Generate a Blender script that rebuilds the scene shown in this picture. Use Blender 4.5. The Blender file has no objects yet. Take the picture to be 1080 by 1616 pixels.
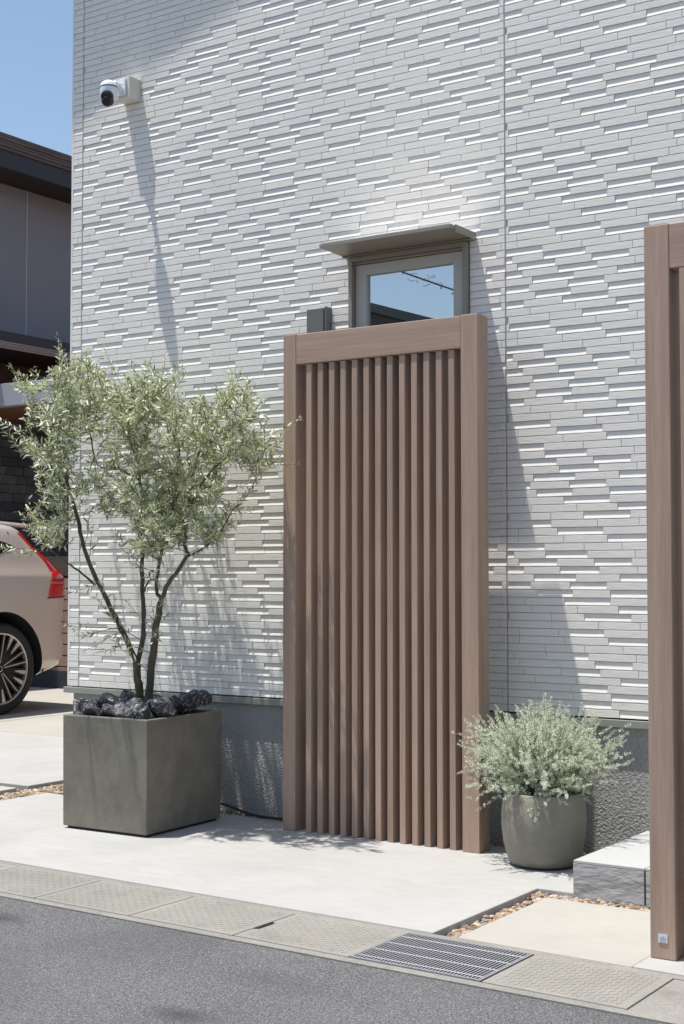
import bpy, bmesh, math, random
from mathutils import Vector, Matrix, noise
from mathutils.bvhtree import BVHTree
R = math.radians
rnd = random.Random(7)
S = bpy.context.scene
COL = S.collection

# ------------------------------------------------------------------ camera
cd = bpy.data.cameras.new('camera'); cam = bpy.data.objects.new('camera', cd); COL.objects.link(cam)
cam.location = (0, -5.87, 1.222)
cam.rotation_euler = (R(90 + 2.526), 0, R(33.7))
cd.sensor_fit = 'VERTICAL'; cd.sensor_height = 36; cd.sensor_width = 24; cd.lens = 50.0
cd.clip_start = .05; cd.clip_end = 2000
S.camera = cam
S.cycles.caustics_reflective = True; S.cycles.blur_glossy = 0.3
# ------------------------------------------------------------------ sky and sun
SUN = Vector((-.21, -.165, 1)).normalized()          # towards the sun
w = bpy.data.worlds.new('World'); S.world = w; w.use_nodes = True
nt = w.node_tree; nt.nodes.clear()
sk = nt.nodes.new('ShaderNodeTexSky'); sk.sky_type = 'NISHITA'; sk.sun_disc = False
sk.sun_elevation = math.asin(SUN.z); sk.sun_rotation = math.atan2(SUN.x, SUN.y) % (2 * math.pi)
sk.air_density = 1.2; sk.dust_density = 1.2; sk.ozone_density = 1.5; sk.altitude = 50
bg = nt.nodes.new('ShaderNodeBackground'); bg.inputs[1].default_value = .125
wo = nt.nodes.new('ShaderNodeOutputWorld')
nt.links.new(sk.outputs[0], bg.inputs[0]); nt.links.new(bg.outputs[0], wo.inputs[0])
sl = bpy.data.lights.new('sun', 'SUN'); sl.energy = 4.8; sl.angle = R(.53); sl.color = (1, .965, .90)
so = bpy.data.objects.new('sun', sl); COL.objects.link(so); so.location = (-6, -6, 20)
so.rotation_euler = SUN.to_track_quat('Z', 'Y').to_euler()
S.view_settings.view_transform = 'Standard'; S.view_settings.look = 'None'
S.view_settings.exposure = .28; S.view_settings.gamma = 1; S.view_settings.use_curve_mapping = False

# ------------------------------------------------------------------ materials
def mat(name, col, rough=.8, metal=0, spec=.5, var=None, vscale=8, vstretch=(1, 1, 1), bump=0, bscale=60,
        bstretch=(1, 1, 1), bdetail=4, bdist=.004, objrand=0, col2=None, island=False, coords='Object', fine=None):
    """base colour mixed with a second by noise, noise bump, optional per-object / per-island variation"""
    m = bpy.data.materials.new(name); m.use_nodes = True; n = m.node_tree; N = n.nodes; L = n.links
    p = N['Principled BSDF']
    p.inputs['Roughness'].default_value = rough; p.inputs['Metallic'].default_value = metal
    p.inputs['Specular IOR Level'].default_value = spec
    tc = N.new('ShaderNodeTexCoord'); src = tc.outputs[coords]
    if objrand:
        oi = N.new('ShaderNodeObjectInfo'); va = N.new('ShaderNodeVectorMath'); va.operation = 'ADD'
        mu = N.new('ShaderNodeMath'); mu.operation = 'MULTIPLY'; mu.inputs[1].default_value = 37
        L.new(oi.outputs['Random'], mu.inputs[0]); L.new(src, va.inputs[0]); L.new(mu.outputs[0], va.inputs[1]); src = va.outputs[0]
    cur = None
    def rgb(c):
        x = N.new('ShaderNodeRGB'); x.outputs[0].default_value = (*c, 1); return x.outputs[0]
    cur = rgb(col)
    if var is not None or col2 is not None:
        c2 = col2 if col2 is not None else tuple(c * (1 - var) for c in col)
        mp = N.new('ShaderNodeMapping'); mp.inputs['Scale'].default_value = vstretch; L.new(src, mp.inputs[0])
        tx = N.new('ShaderNodeTexNoise'); tx.inputs['Scale'].default_value = vscale; tx.inputs['Detail'].default_value = 6
        tx.inputs['Roughness'].default_value = .6; L.new(mp.outputs[0], tx.inputs['Vector'])
        cr = N.new('ShaderNodeMapRange'); cr.inputs['From Min'].default_value = .35; cr.inputs['From Max'].default_value = .65
        L.new(tx.outputs['Fac'], cr.inputs[0])
        mx = N.new('ShaderNodeMix'); mx.data_type = 'RGBA'; L.new(cr.outputs[0], mx.inputs['Factor'])
        L.new(cur, mx.inputs['A']); L.new(rgb(c2), mx.inputs['B']); cur = mx.outputs['Result']
    if fine:      # (scale, amount, stretch)
        mp = N.new('ShaderNodeMapping'); mp.inputs['Scale'].default_value = fine[2]; L.new(src, mp.inputs[0])
        tx = N.new('ShaderNodeTexNoise'); tx.inputs['Scale'].default_value = fine[0]; tx.inputs['Detail'].default_value = 3
        L.new(mp.outputs[0], tx.inputs['Vector'])
        mr = N.new('ShaderNodeMapRange'); mr.inputs['From Min'].default_value = .3; mr.inputs['From Max'].default_value = .7
        mr.inputs['To Min'].default_value = 1 - fine[1]; mr.inputs['To Max'].default_value = 1 + fine[1]
        L.new(tx.outputs['Fac'], mr.inputs[0])
        vm = N.new('ShaderNodeVectorMath'); vm.operation = 'SCALE'; L.new(cur, vm.inputs[0]); L.new(mr.outputs[0], vm.inputs['Scale'])
        cur = vm.outputs[0]
    if island or objrand:
        if island:
            g = N.new('ShaderNodeNewGeometry'); r_ = g.outputs['Random Per Island']; amt = island
        else:
            r_ = oi.outputs['Random']; amt = objrand
        mr = N.new('ShaderNodeMapRange'); mr.inputs['To Min'].default_value = 1 - amt; mr.inputs['To Max'].default_value = 1 + amt
        L.new(r_, mr.inputs[0])
        vm = N.new('ShaderNodeVectorMath'); vm.operation = 'SCALE'; L.new(cur, vm.inputs[0]); L.new(mr.outputs[0], vm.inputs['Scale'])
        cur = vm.outputs[0]
    L.new(cur, p.inputs['Base Color'])
    if bump:
        mp = N.new('ShaderNodeMapping'); mp.inputs['Scale'].default_value = bstretch; L.new(src, mp.inputs[0])
        tx = N.new('ShaderNodeTexNoise'); tx.inputs['Scale'].default_value = bscale; tx.inputs['Detail'].default_value = bdetail
        L.new(mp.outputs[0], tx.inputs['Vector'])
        b = N.new('ShaderNodeBump'); b.inputs['Strength'].default_value = bump; b.inputs['Distance'].default_value = bdist
        L.new(tx.outputs['Fac'], b.inputs['Height']); L.new(b.outputs[0], p.inputs['Normal'])
    return m
def N_(m): return m.node_tree.nodes['Principled BSDF']

MT = {}
MT['tile'] = mat('siding_tile', (.82, .785, .73), .75, bump=.4, bscale=9, bstretch=(1.5, 8, 60), bdist=.004, var=.04, vscale=3,
                 fine=(10, .08, (1, 6, 48)), island=.02)
MT['mortar'] = mat('joint', (.62, .61, .59), .9)
MT['sealant'] = mat('sealant', (.38, .38, .38), .7)
MT['trim'] = mat('drip_trim_metal', (.34, .34, .30), .45, .2, var=.15, vscale=6)
MT['corner'] = MT['tile']
# rough stucco of the foundation: wormy relief
m = mat('foundation_stucco', (.38, .38, .365), .85, var=.12, vscale=2.5)
n = m.node_tree; tc = n.nodes.new('ShaderNodeTexCoord')
t1 = n.nodes.new('ShaderNodeTexVoronoi'); t1.feature = 'SMOOTH_F1'; t1.inputs['Scale'].default_value = 95; t1.inputs['Smoothness'].default_value = .6
t2 = n.nodes.new('ShaderNodeTexNoise'); t2.inputs['Scale'].default_value = 75; t2.inputs['Distortion'].default_value = 2.2
ad = n.nodes.new('ShaderNodeMath'); ad.operation = 'ADD'
bp = n.nodes.new('ShaderNodeBump'); bp.inputs['Strength'].default_value = 1; bp.inputs['Distance'].default_value = .007
n.links.new(tc.outputs['Object'], t1.inputs['Vector']); n.links.new(tc.outputs['Object'], t2.inputs['Vector'])
n.links.new(t1.outputs['Distance'], ad.inputs[0]); n.links.new(t2.outputs['Fac'], ad.inputs[1])
n.links.new(ad.outputs[0], bp.inputs['Height']); n.links.new(bp.outputs[0], N_(m).inputs['Normal']); MT['stucco'] = m
WC = (.43, .300, .228)
def wood(name, st, k=1.0):
    return mat(name, tuple(c * k for c in WC), .55, spec=.35, var=.22, vscale=3.2, vstretch=st, fine=(22, .14, tuple(s * (1.2 if s < 1 else 4) for s in st)),
               bump=.25, bscale=30, bstretch=tuple(s * (1 if s < 1 else 5) for s in st), bdist=.002, objrand=.075)
MT['wood_v'] = wood('wood_look_vertical', (6, 6, .28))
MT['wood_h'] = wood('wood_look_horizontal', (.3, 6, 9))
MT['concrete'] = mat('pale_concrete', (.405, .398, .38), .85, col2=(.365, .358, .342), vscale=1.3, fine=(9, .035, (1, 2.5, 1)), bump=.25, bscale=140, bdist=.002)
def stains(m, sc, col, lo, hi, k, st=(1, 1, 1)):
    n = m.node_tree; p = N_(m); prev = p.inputs['Base Color'].links[0].from_socket
    tc = n.nodes.new('ShaderNodeTexCoord'); mp = n.nodes.new('ShaderNodeMapping'); mp.inputs['Scale'].default_value = st; n.links.new(tc.outputs['Object'], mp.inputs[0])
    t = n.nodes.new('ShaderNodeTexNoise'); t.inputs['Scale'].default_value = sc; t.inputs['Detail'].default_value = 8; t.inputs['Roughness'].default_value = .7; t.inputs['Distortion'].default_value = .6
    n.links.new(mp.outputs[0], t.inputs['Vector']); mr = n.nodes.new('ShaderNodeMapRange'); mr.inputs['From Min'].default_value = lo; mr.inputs['From Max'].default_value = hi; mr.inputs['To Max'].default_value = k
    n.links.new(t.outputs['Fac'], mr.inputs[0]); mx = n.nodes.new('ShaderNodeMix'); mx.data_type = 'RGBA'; n.links.new(mr.outputs[0], mx.inputs['Factor'])
    n.links.new(prev, mx.inputs['A']); mx.inputs['B'].default_value = (*col, 1); n.links.new(mx.outputs['Result'], p.inputs['Base Color'])
stains(MT['concrete'], 2.2, (.30, .285, .26), .52, .75, .45); stains(MT['concrete'], 30, (.20, .19, .17), .66, .72, .5); stains(MT['concrete'], 3.5, (.47, .465, .45), .5, .75, .4, (1, 2, 1))
MT['concrete_warm'] = mat('cream_concrete', (.405, .383, .345), .85, col2=(.375, .352, .318), vscale=1.6, fine=(12, .03, (1, 2, 1)), bump=.25, bscale=140, bdist=.002)
stains(MT['concrete_warm'], 2.5, (.31, .29, .25), .54, .75, .4); stains(MT['concrete_warm'], 26, (.2, .18, .15), .67, .72, .5)
MT['gutter'] = mat('gutter_concrete', (.295, .28, .25), .9, col2=(.25, .24, .215), vscale=3.5, fine=(160, .13, (1, 1, 1)), bump=.5, bscale=220, bdist=.002, objrand=.09)
MT['gutter_lip'] = mat('gutter_lip_concrete', (.275, .262, .235), .9, col2=(.22, .21, .19), vscale=5, fine=(120, .16, (1, 1, 1)), bump=.5, bscale=180, bdist=.002)
stains(MT['gutter'], 6, (.17, .16, .14), .52, .72, .55); stains(MT['gutter_lip'], 7, (.15, .145, .13), .52, .72, .6)
MT['tread'] = mat('tread_rib', (.21, .20, .178), .9)
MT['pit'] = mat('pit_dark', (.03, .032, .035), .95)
MT['galv'] = mat('galvanised_steel', (.36, .36, .38), .55, .4, var=.2, vscale=30, bump=.2, bscale=90, bdist=.001)
MT['gravelbase'] = mat('gravel_bed', (.16, .12, .09), .95, var=.5, vscale=50, bump=1, bscale=70, bdist=.01)
MT['ground'] = mat('ground_soil', (.30, .28, .25), .95, var=.2, vscale=1)
# asphalt: aggregate speckle with pale chips and soft dark spots, small shadows painted in
m = mat('asphalt', (.108, .108, .112), .88, var=.16, vscale=2.2)
n = m.node_tree; N = n.nodes; L = n.links; p = N_(m)
base = p.inputs['Base Color'].links[0].from_socket
tc = N.new('ShaderNodeTexCoord')
def speck(sc, lo, hi, c, prev, fac=1.0):
    v = N.new('ShaderNodeTexNoise'); v.inputs['Scale'].default_value = sc; v.inputs['Detail'].default_value = 1.5; L.new(tc.outputs['Object'], v.inputs['Vector'])
    mr = N.new('ShaderNodeMapRange'); mr.inputs['From Min'].default_value = lo; mr.inputs['From Max'].default_value = hi; mr.inputs['To Max'].default_value = fac
    L.new(v.outputs['Fac'], mr.inputs[0]); mx = N.new('ShaderNodeMix'); mx.data_type = 'RGBA'
    L.new(mr.outputs[0], mx.inputs['Factor']); L.new(prev, mx.inputs['A']); mx.inputs['B'].default_value = (*c, 1); return mx.outputs['Result']
c = speck(165, .53, .62, (.20, .197, .20), base, .8)
c = speck(200, .63, .68, (.42, .42, .42), c, .9)
c = speck(175, .45, .36, (.035, .035, .04), c, .85)
def dark_spot(cx, cy, rx, ry, prev, k):
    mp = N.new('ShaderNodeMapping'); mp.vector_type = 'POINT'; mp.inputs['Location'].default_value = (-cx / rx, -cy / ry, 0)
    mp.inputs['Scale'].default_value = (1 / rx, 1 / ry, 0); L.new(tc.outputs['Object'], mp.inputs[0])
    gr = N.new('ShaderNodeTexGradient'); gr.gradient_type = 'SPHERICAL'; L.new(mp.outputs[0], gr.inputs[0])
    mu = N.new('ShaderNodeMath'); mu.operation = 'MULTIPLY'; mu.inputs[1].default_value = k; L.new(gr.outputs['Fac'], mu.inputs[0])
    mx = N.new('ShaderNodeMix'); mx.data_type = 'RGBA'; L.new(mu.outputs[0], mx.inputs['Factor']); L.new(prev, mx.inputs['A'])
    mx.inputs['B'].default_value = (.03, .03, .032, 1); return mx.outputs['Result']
c = dark_spot(-3.90, -2.25, .17, .10, c, .75)  # small soft shadows painted into the road colour, here and on the next line
c = dark_spot(-2.62, -2.76, .14, .08, c, .8)
c = dark_spot(-2.60, -2.35, .3, .12, c, .3)
v = N.new('ShaderNodeTexNoise'); v.inputs['Scale'].default_value = 1.6; v.inputs['Detail'].default_value = 5; L.new(tc.outputs['Object'], v.inputs['Vector'])
mr = N.new('ShaderNodeMapRange'); mr.inputs['From Min'].default_value = .48; mr.inputs['From Max'].default_value = .68; mr.inputs['To Max'].default_value = .38; L.new(v.outputs['Fac'], mr.inputs[0])
mx = N.new('ShaderNodeMix'); mx.data_type = 'RGBA'; L.new(mr.outputs[0], mx.inputs['Factor']); L.new(c, mx.inputs['A']); mx.inputs['B'].default_value = (.06, .06, .065, 1); c = mx.outputs['Result']
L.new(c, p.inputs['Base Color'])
v = N.new('ShaderNodeTexNoise'); v.inputs['Scale'].default_value = 175; v.inputs['Detail'].default_value = 2; L.new(tc.outputs['Object'], v.inputs['Vector'])
b = N.new('ShaderNodeBump'); b.inputs['Strength'].default_value = .8; b.inputs['Distance'].default_value = .004; L.new(v.outputs['Fac'], b.inputs['Height'])
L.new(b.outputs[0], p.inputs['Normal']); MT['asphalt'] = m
MT['planter'] = mat('planter_concrete', (.212, .192, .152), .62, spec=.4, col2=(.150, .137, .110), vscale=4, fine=(40, .05, (1, 1, 1)), bump=.15, bscale=60, bdist=.002)
stains(MT['planter'], 3, (.25, .235, .19), .5, .7, .6); stains(MT['planter'], 9, (.12, .112, .095), .55, .75, .5, (1, 1, .5))
MT['pot'] = mat('pot_glazed_concrete', (.255, .235, .182), .5, spec=.4, col2=(.19, .18, .148), vscale=5, fine=(60, .04, (1, 1, 1)), bump=.12, bscale=80, bdist=.002)
stains(MT['pot'], 5, (.28, .262, .21), .5, .7, .5); stains(MT['pot'], 12, (.16, .15, .125), .56, .75, .5)
MT['soil'] = mat('soil', (.055, .038, .027), .95, var=.4, vscale=40, bump=1, bscale=60, bdist=.01)
MT['rock'] = mat('slate_rock', (.020, .021, .026), .6, col2=(.055, .057, .066), vscale=14, fine=(45, .25, (1, 1, 1)), bump=.6, bscale=30, bdist=.01, objrand=.25)
n = MT['rock'].node_tree   # white quartz veins
tc = n.nodes.new('ShaderNodeTexCoord'); oi = n.nodes.new('ShaderNodeObjectInfo'); va = n.nodes.new('ShaderNodeVectorMath'); va.operation = 'ADD'
vc = n.nodes.new('ShaderNodeMath'); vc.operation = 'MULTIPLY'; vc.inputs[1].default_value = 19
n.links.new(oi.outputs['Random'], vc.inputs[0]); n.links.new(tc.outputs['Object'], va.inputs[0]); n.links.new(vc.outputs[0], va.inputs[1])
wv = n.nodes.new('ShaderNodeTexWave'); wv.inputs['Scale'].default_value = 9; wv.inputs['Distortion'].default_value = 14; wv.inputs['Detail'].default_value = 4; wv.inputs['Detail Scale'].default_value = 2
n.links.new(va.outputs[0], wv.inputs['Vector'])
mr = n.nodes.new('ShaderNodeMapRange'); mr.inputs['From Min'].default_value = .95; mr.inputs['From Max'].default_value = 1.0; mr.inputs['To Max'].default_value = .7
n.links.new(wv.outputs['Fac'], mr.inputs[0])
prev = N_(MT['rock']).inputs['Base Color'].links[0].from_socket
mx = n.nodes.new('ShaderNodeMix'); mx.data_type = 'RGBA'; n.links.new(mr.outputs[0], mx.inputs['Factor']); n.links.new(prev, mx.inputs['A'])
mx.inputs['B'].default_value = (.5, .5, .5, 1); n.links.new(mx.outputs['Result'], N_(MT['rock']).inputs['Base Color'])
MT['bark'] = mat('olive_bark', (.075, .060, .038), .9, col2=(.125, .11, .07), vscale=20, vstretch=(1, 1, .4), bump=.8, bscale=45, bstretch=(1, 1, .5), bdist=.006)
def leafmat(name, top, back, isl, trans):
    m = bpy.data.materials.new(name); m.use_nodes = True; n = m.node_tree; N = n.nodes; L = n.links
    p = N['Principled BSDF']; p.inputs['Roughness'].default_value = .42; p.inputs['Specular IOR Level'].default_value = .5
    g = N.new('ShaderNodeNewGeometry'); mx = N.new('ShaderNodeMix'); mx.data_type = 'RGBA'
    L.new(g.outputs['Backfacing'], mx.inputs['Factor']); mx.inputs['A'].default_value = (*top, 1); mx.inputs['B'].default_value = (*back, 1)
    hs = N.new('ShaderNodeHueSaturation'); L.new(mx.outputs['Result'], hs.inputs['Color'])
    a = N.new('ShaderNodeMapRange'); a.inputs['To Min'].default_value = 1 - isl; a.inputs['To Max'].default_value = 1 + isl; L.new(g.outputs['Random Per Island'], a.inputs[0]); L.new(a.outputs[0], hs.inputs['Value'])
    wn = N.new('ShaderNodeTexWhiteNoise'); wn.noise_dimensions = '1D'; L.new(g.outputs['Random Per Island'], wn.inputs['W'])
    h = N.new('ShaderNodeMapRange'); h.inputs['To Min'].default_value = .47; h.inputs['To Max'].default_value = .52; L.new(wn.outputs['Value'], h.inputs[0]); L.new(h.outputs[0], hs.inputs['Hue'])
    L.new(hs.outputs[0], p.inputs['Base Color'])
    tr = N.new('ShaderNodeBsdfTranslucent'); L.new(hs.outputs[0], tr.inputs[0]); ms = N.new('ShaderNodeMixShader'); ms.inputs[0].default_value = trans
    L.new(p.outputs[0], ms.inputs[1]); L.new(tr.outputs[0], ms.inputs[2]); L.new(ms.outputs[0], N['Material Output'].inputs[0]); return m
MT['olive'] = leafmat('olive_leaf', (.34, .385, .20), (.60, .63, .51), .55, .32)
MT['bloom'] = leafmat('olive_flower_bud', (.80, .80, .52), (.80, .80, .52), .15, .35)
MT['shrubleaf'] = leafmat('silver_shrub_leaf', (.68, .75, .57), (.76, .80, .68), .28, .38)
MT['shrubstem'] = mat('shrub_stem', (.22, .20, .12), .9)
MT['canopy'] = mat('canopy_metal', (.30, .27, .23), .45, .35); MT['canopytop'] = mat('canopy_top_sheet', (.86, .84, .80), .17, 1.0)
MT['frame'] = mat('window_frame', (.28, .255, .22), .5, .2)
MT['sash'] = mat('window_sash', (.48, .47, .44), .5, .1)
m = bpy.data.materials.new('window_glass'); m.use_nodes = True; n = m.node_tree
g1 = n.nodes.new('ShaderNodeBsdfGlossy'); g1.inputs['Roughness'].default_value = .004; g1.inputs['Color'].default_value = (.80, .84, .88, 1)
d1 = n.nodes.new('ShaderNodeBsdfDiffuse'); d1.inputs['Color'].default_value = (.06, .062, .065, 1)
fr = n.nodes.new('ShaderNodeMixShader'); fr.inputs[0].default_value = .70
n.links.new(d1.outputs[0], fr.inputs[1]); n.links.new(g1.outputs[0], fr.inputs[2]); n.links.new(fr.outputs[0], n.nodes['Material Output'].inputs[0]); MT['glass'] = m
MT['cambox'] = mat('cream_box', (.62, .60, .52), .5)
MT['camwhite'] = mat('white_plastic', (.78, .80, .84), .35)
MT['camblack'] = mat('black_plastic', (.015, .015, .018), .2)
MT['greybox'] = mat('grey_metal_box', (.17, .175, .17), .5, .3, var=.1, vscale=5)
MT['stepside'] = mat('step_tile_side', (.40, .40, .40), .8, var=.06, vscale=4, bump=.55, bscale=7, bstretch=(1, 1, 2.6), bdetail=5, bdist=.03, fine=(80, .05, (1, 1, 1)))
MT['steptop'] = mat('step_tile_top', (.44, .44, .44), .7, var=.04, vscale=6, bump=.3, bscale=90, bdist=.002)
MT['grout'] = mat('grout', (.10, .095, .09), .9)
MT['rubber'] = mat('black_rubber', (.02, .02, .02), .6)
MT['sticker'] = mat('silver_plate', (.62, .66, .72), .4, .2)
MT['stickerink'] = mat('plate_print', (.35, .38, .42), .5)
MT['paint'] = mat('car_paint', (.66, .555, .485), .3, .3, spec=.6); N_(MT['paint']).inputs['Coat Weight'].default_value = .6; N_(MT['paint']).inputs['Coat Roughness'].default_value = .05
MT['red'] = mat('tail_light_red', (.55, .015, .015), .15); N_(MT['red']).inputs['Coat Weight'].default_value = .8
MT['reddark'] = mat('tail_light_dark_red', (.10, .006, .01), .15)
MT['carglass'] = mat('car_glass', (.01, .012, .014), .05, spec=.8)
MT['well'] = mat('wheel_well', (.008, .008, .008), .95)
MT['tyre'] = mat('tyre', (.018, .018, .018), .75, bump=.2, bscale=60)
MT['rimblack'] = mat('rim_black', (.015, .015, .016), .25, .3)
MT['rimsilver'] = mat('rim_silver', (.60, .55, .48), .3, .6)
MT['nwall'] = mat('neighbour_wall', (.26, .265, .295), .85, var=.06, vscale=2)
MT['ndark'] = mat('neighbour_dark_metal', (.035, .035, .045), .55, .1)
MT['nroof'] = mat('neighbour_shingle', (.17, .15, .135), .9, var=.45, vscale=5, vstretch=(1, .4, 12))
MT['nsoffit'] = mat('neighbour_soffit', (.03, .027, .026), .8)
MT['nrib'] = mat('ribbed_gutter', (.32, .30, .30), .6)
MT['nbrick'] = mat('dark_stone_brick', (.11, .103, .108), .8, var=.3, vscale=8, bump=.5, bscale=25, objrand=.45, bdist=.006)
MT['nbrown'] = mat('dark_brown_wall', (.09, .065, .052), .85, var=.3, vscale=6)
MT['beam'] = mat('carport_beam', (.34, .36, .41), .6)
MT['ceil'] = mat('carport_wood_ceiling', (.30, .12, .055), .6, var=.3, vscale=3, vstretch=(8, .5, 1))
MT['slatbrown'] = mat('fence_slat', (.33, .21, .175), .7, var=.15, vscale=4, vstretch=(.3, 1, 8), objrand=.06)
MT['opp'] = mat('opposite_wall', (.13, .125, .10), .9, var=.2, vscale=1)
MT['opproof'] = mat('opposite_roof', (.13, .14, .11), .85, var=.2, vscale=2)
MT['wire'] = mat('wire', (.06, .075, .05), .7)

# ------------------------------------------------------------------ mesh helpers
ORG = {}
class B:
    def __init__(s): s.v = []; s.f = []; s.m = []
    def add(s, v, f, mi=0):
        o = len(s.v); s.v += [tuple(p) for p in v]; s.f += [tuple(i + o for i in q) for q in f]; s.m += [mi] * len(f); return s
    def box(s, x0, x1, y0, y1, z0, z1, mi=0):
        return s.add([(x0, y0, z0), (x1, y0, z0), (x1, y1, z0), (x0, y1, z0), (x0, y0, z1), (x1, y0, z1), (x1, y1, z1), (x0, y1, z1)],
                     [(3, 2, 1, 0), (4, 5, 6, 7), (0, 1, 5, 4), (1, 2, 6, 5), (2, 3, 7, 6), (3, 0, 4, 7)], mi)
    def prism(s, poly, z0, z1, mi=0):          # polygon in XY, counter-clockwise
        n = len(poly); v = [(x, y, z0) for x, y in poly] + [(x, y, z1) for x, y in poly]
        return s.add(v, [tuple(range(n - 1, -1, -1)), tuple(range(n, 2 * n))] + [(i, (i + 1) % n, n + (i + 1) % n, n + i) for i in range(n)], mi)
    def tube(s, pts, rad, n=6, mi=0, cap=True):
        pts = [Vector(p) for p in pts]; k = len(pts); up = None; rings = []
        for i, p in enumerate(pts):
            t = (pts[min(i + 1, k - 1)] - pts[max(i - 1, 0)]).normalized()
            if up is None: up = t.orthogonal().normalized()
            up = (up - t * up.dot(t)); up = up.normalized() if up.length > 1e-6 else t.orthogonal().normalized()
            sd = t.cross(up); r = rad[i] if hasattr(rad, '__len__') else rad
            rings.append([p + (up * math.cos(a) + sd * math.sin(a)) * r for a in [2 * math.pi * j / n for j in range(n)]])
        v = [q for rg in rings for q in rg]; f = []
        for i in range(k - 1):
            for j in range(n): f.append((i * n + j, i * n + (j + 1) % n, (i + 1) * n + (j + 1) % n, (i + 1) * n + j))
        if cap: f.append(tuple(range(n - 1, -1, -1))); f.append(tuple((k - 1) * n + j for j in range(n)))
        return s.add(v, f, mi)
    def lathe(s, prof, c=(0, 0, 0), axis='Z', n=48, mi=0, closed=False):   # prof: (r, h)
        v = []; f = []; k = len(prof)
        for j in range(n):
            a = 2 * math.pi * j / n; ca, sa = math.cos(a), math.sin(a)
            for r, h in prof:
                if axis == 'Z': v.append((c[0] + r * ca, c[1] + r * sa, c[2] + h))
                elif axis == 'X': v.append((c[0] + h, c[1] + r * ca, c[2] + r * sa))
                else: v.append((c[0] + r * sa, c[1] + h, c[2] + r * ca))
        rngk = range(k if closed else k - 1)
        for j in range(n):
            for i in rngk:
                f.append((j * k + i, ((j + 1) % n) * k + i, ((j + 1) % n) * k + (i + 1) % k, j * k + (i + 1) % k))
        return s.add(v, f, mi)
    def mesh(s, name, mats, smooth=False, off=(0, 0, 0)):
        me = bpy.data.meshes.new(name); me.from_pydata([(a - off[0], b - off[1], c - off[2]) for a, b, c in s.v], [], s.f)
        for m_ in (mats if isinstance(mats, (list, tuple)) else [mats]): me.materials.append(m_)
        if any(s.m): me.polygons.foreach_set('material_index', s.m)
        if smooth: me.polygons.foreach_set('use_smooth', [True] * len(s.f))
        me.update(); return me
    def build(s, name, mats, parent=None, smooth=False, bevel=0, kind=None, angle=None, org=None):
        off = ORG.get(parent.name, (0, 0, 0)) if parent else (org or (0, 0, 0))
        o = bpy.data.objects.new(name, s.mesh(name, mats, smooth, off)); COL.objects.link(o)
        if parent: o.parent = parent; ORG[o.name] = off
        elif org: o.location = org; ORG[o.name] = org
        if bevel:
            md = o.modifiers.new('bevel', 'BEVEL'); md.width = bevel; md.segments = 2; md.limit_method = 'ANGLE'; md.angle_limit = R(40)
        if angle:
            bm = bmesh.new(); bm.from_mesh(o.data)
            for e in bm.edges:
                if len(e.link_faces) == 2 and e.calc_face_angle(0) > R(angle): e.smooth = False
            bm.to_mesh(o.data); bm.free()
        if kind: o['kind'] = kind
        return o
def tag(o, label, cat, group=None):
    o['label'] = label; o['category'] = cat
    if group: o['group'] = group
    return o
def thing(name, label, cat, loc, group=None):
    o = bpy.data.objects.new(name, None); COL.objects.link(o); o.location = loc; ORG[o.name] = tuple(loc)
    o.empty_display_size = .1; return tag(o, label, cat, group)
def inst(name, me, loc, parent, rot=(0, 0, 0), scale=(1, 1, 1)):     # a piece sharing mesh data
    o = bpy.data.objects.new(name, me); COL.objects.link(o)
    off = ORG.get(parent.name, (0, 0, 0)) if parent else (0, 0, 0)
    o.location = (loc[0] - off[0], loc[1] - off[1], loc[2] - off[2]); o.rotation_euler = rot; o.scale = scale
    if parent: o.parent = parent
    return o
def copy_thing(root):
    c = root.copy(); COL.objects.link(c)
    for ch in root.children:
        d = ch.copy(); COL.objects.link(d); d.parent = c
        for g in ch.children:
            e = g.copy(); COL.objects.link(e); e.parent = d
    return c

# ------------------------------------------------------------------ ground, road, slabs
SK = -.0224
def gy(u, v): return v + SK * (u + 4.5)
B().box(-400, 400, -3.0, 400, -.4, -.065).build('ground', MT['gravelbase'], kind='structure')
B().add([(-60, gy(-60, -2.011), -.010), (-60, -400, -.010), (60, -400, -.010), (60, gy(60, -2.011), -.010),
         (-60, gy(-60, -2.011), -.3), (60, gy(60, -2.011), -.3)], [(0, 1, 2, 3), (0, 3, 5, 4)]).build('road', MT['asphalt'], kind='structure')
B().box(-400, 400, -400, -3.0, -.4, -.05).build('far_ground', MT['ground'], kind='structure')
V0 = -1.556
slab = B().prism([(-5.845, gy(-5.845, V0)), (-2.472, gy(-2.472, V0)), (-2.478, -.775), (-2.20, -.775), (-2.20, -.095), (-5.845, -.095)], -.062, 0)
slab.build('concrete_slab', MT['concrete'], kind='structure', bevel=.004)
B().prism([(-2.378, gy(-2.378, V0)), (-1.746, gy(-1.746, V0)), (-1.746, -.895), (-2.384, -.895)], -.062, -.002).build('path_slab', MT['concrete_warm'], kind='structure', bevel=.004)
B().prism([(-1.7445, gy(-1.7445, V0)), (3, gy(3, V0)), (3, -.93), (-1.7445, -.93)], -.062, -.001).build('footing_slab', MT['concrete'], kind='structure', bevel=.003)
dr = [(-9.0, -6.125, .035, 1.945), (-13, -9.02, .035, 1.945), (-8.98, -5.80, 1.957, 9), (-13, -9.0, 1.957, 9)]
for a, b_, c_, d_ in dr: B().box(a, b_, c_, d_, -.062, 0).build('driveway_slab', MT['concrete_warm'] if c_ > 1 else MT['concrete'], kind='structure', bevel=.004)
B().prism([(-13, gy(-13, V0)), (-6.10, gy(-6.1, V0)), (-6.12, -.058), (-13, -.058)], -.062, 0).build('driveway_slab', MT['concrete'], kind='structure', bevel=.004)
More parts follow.
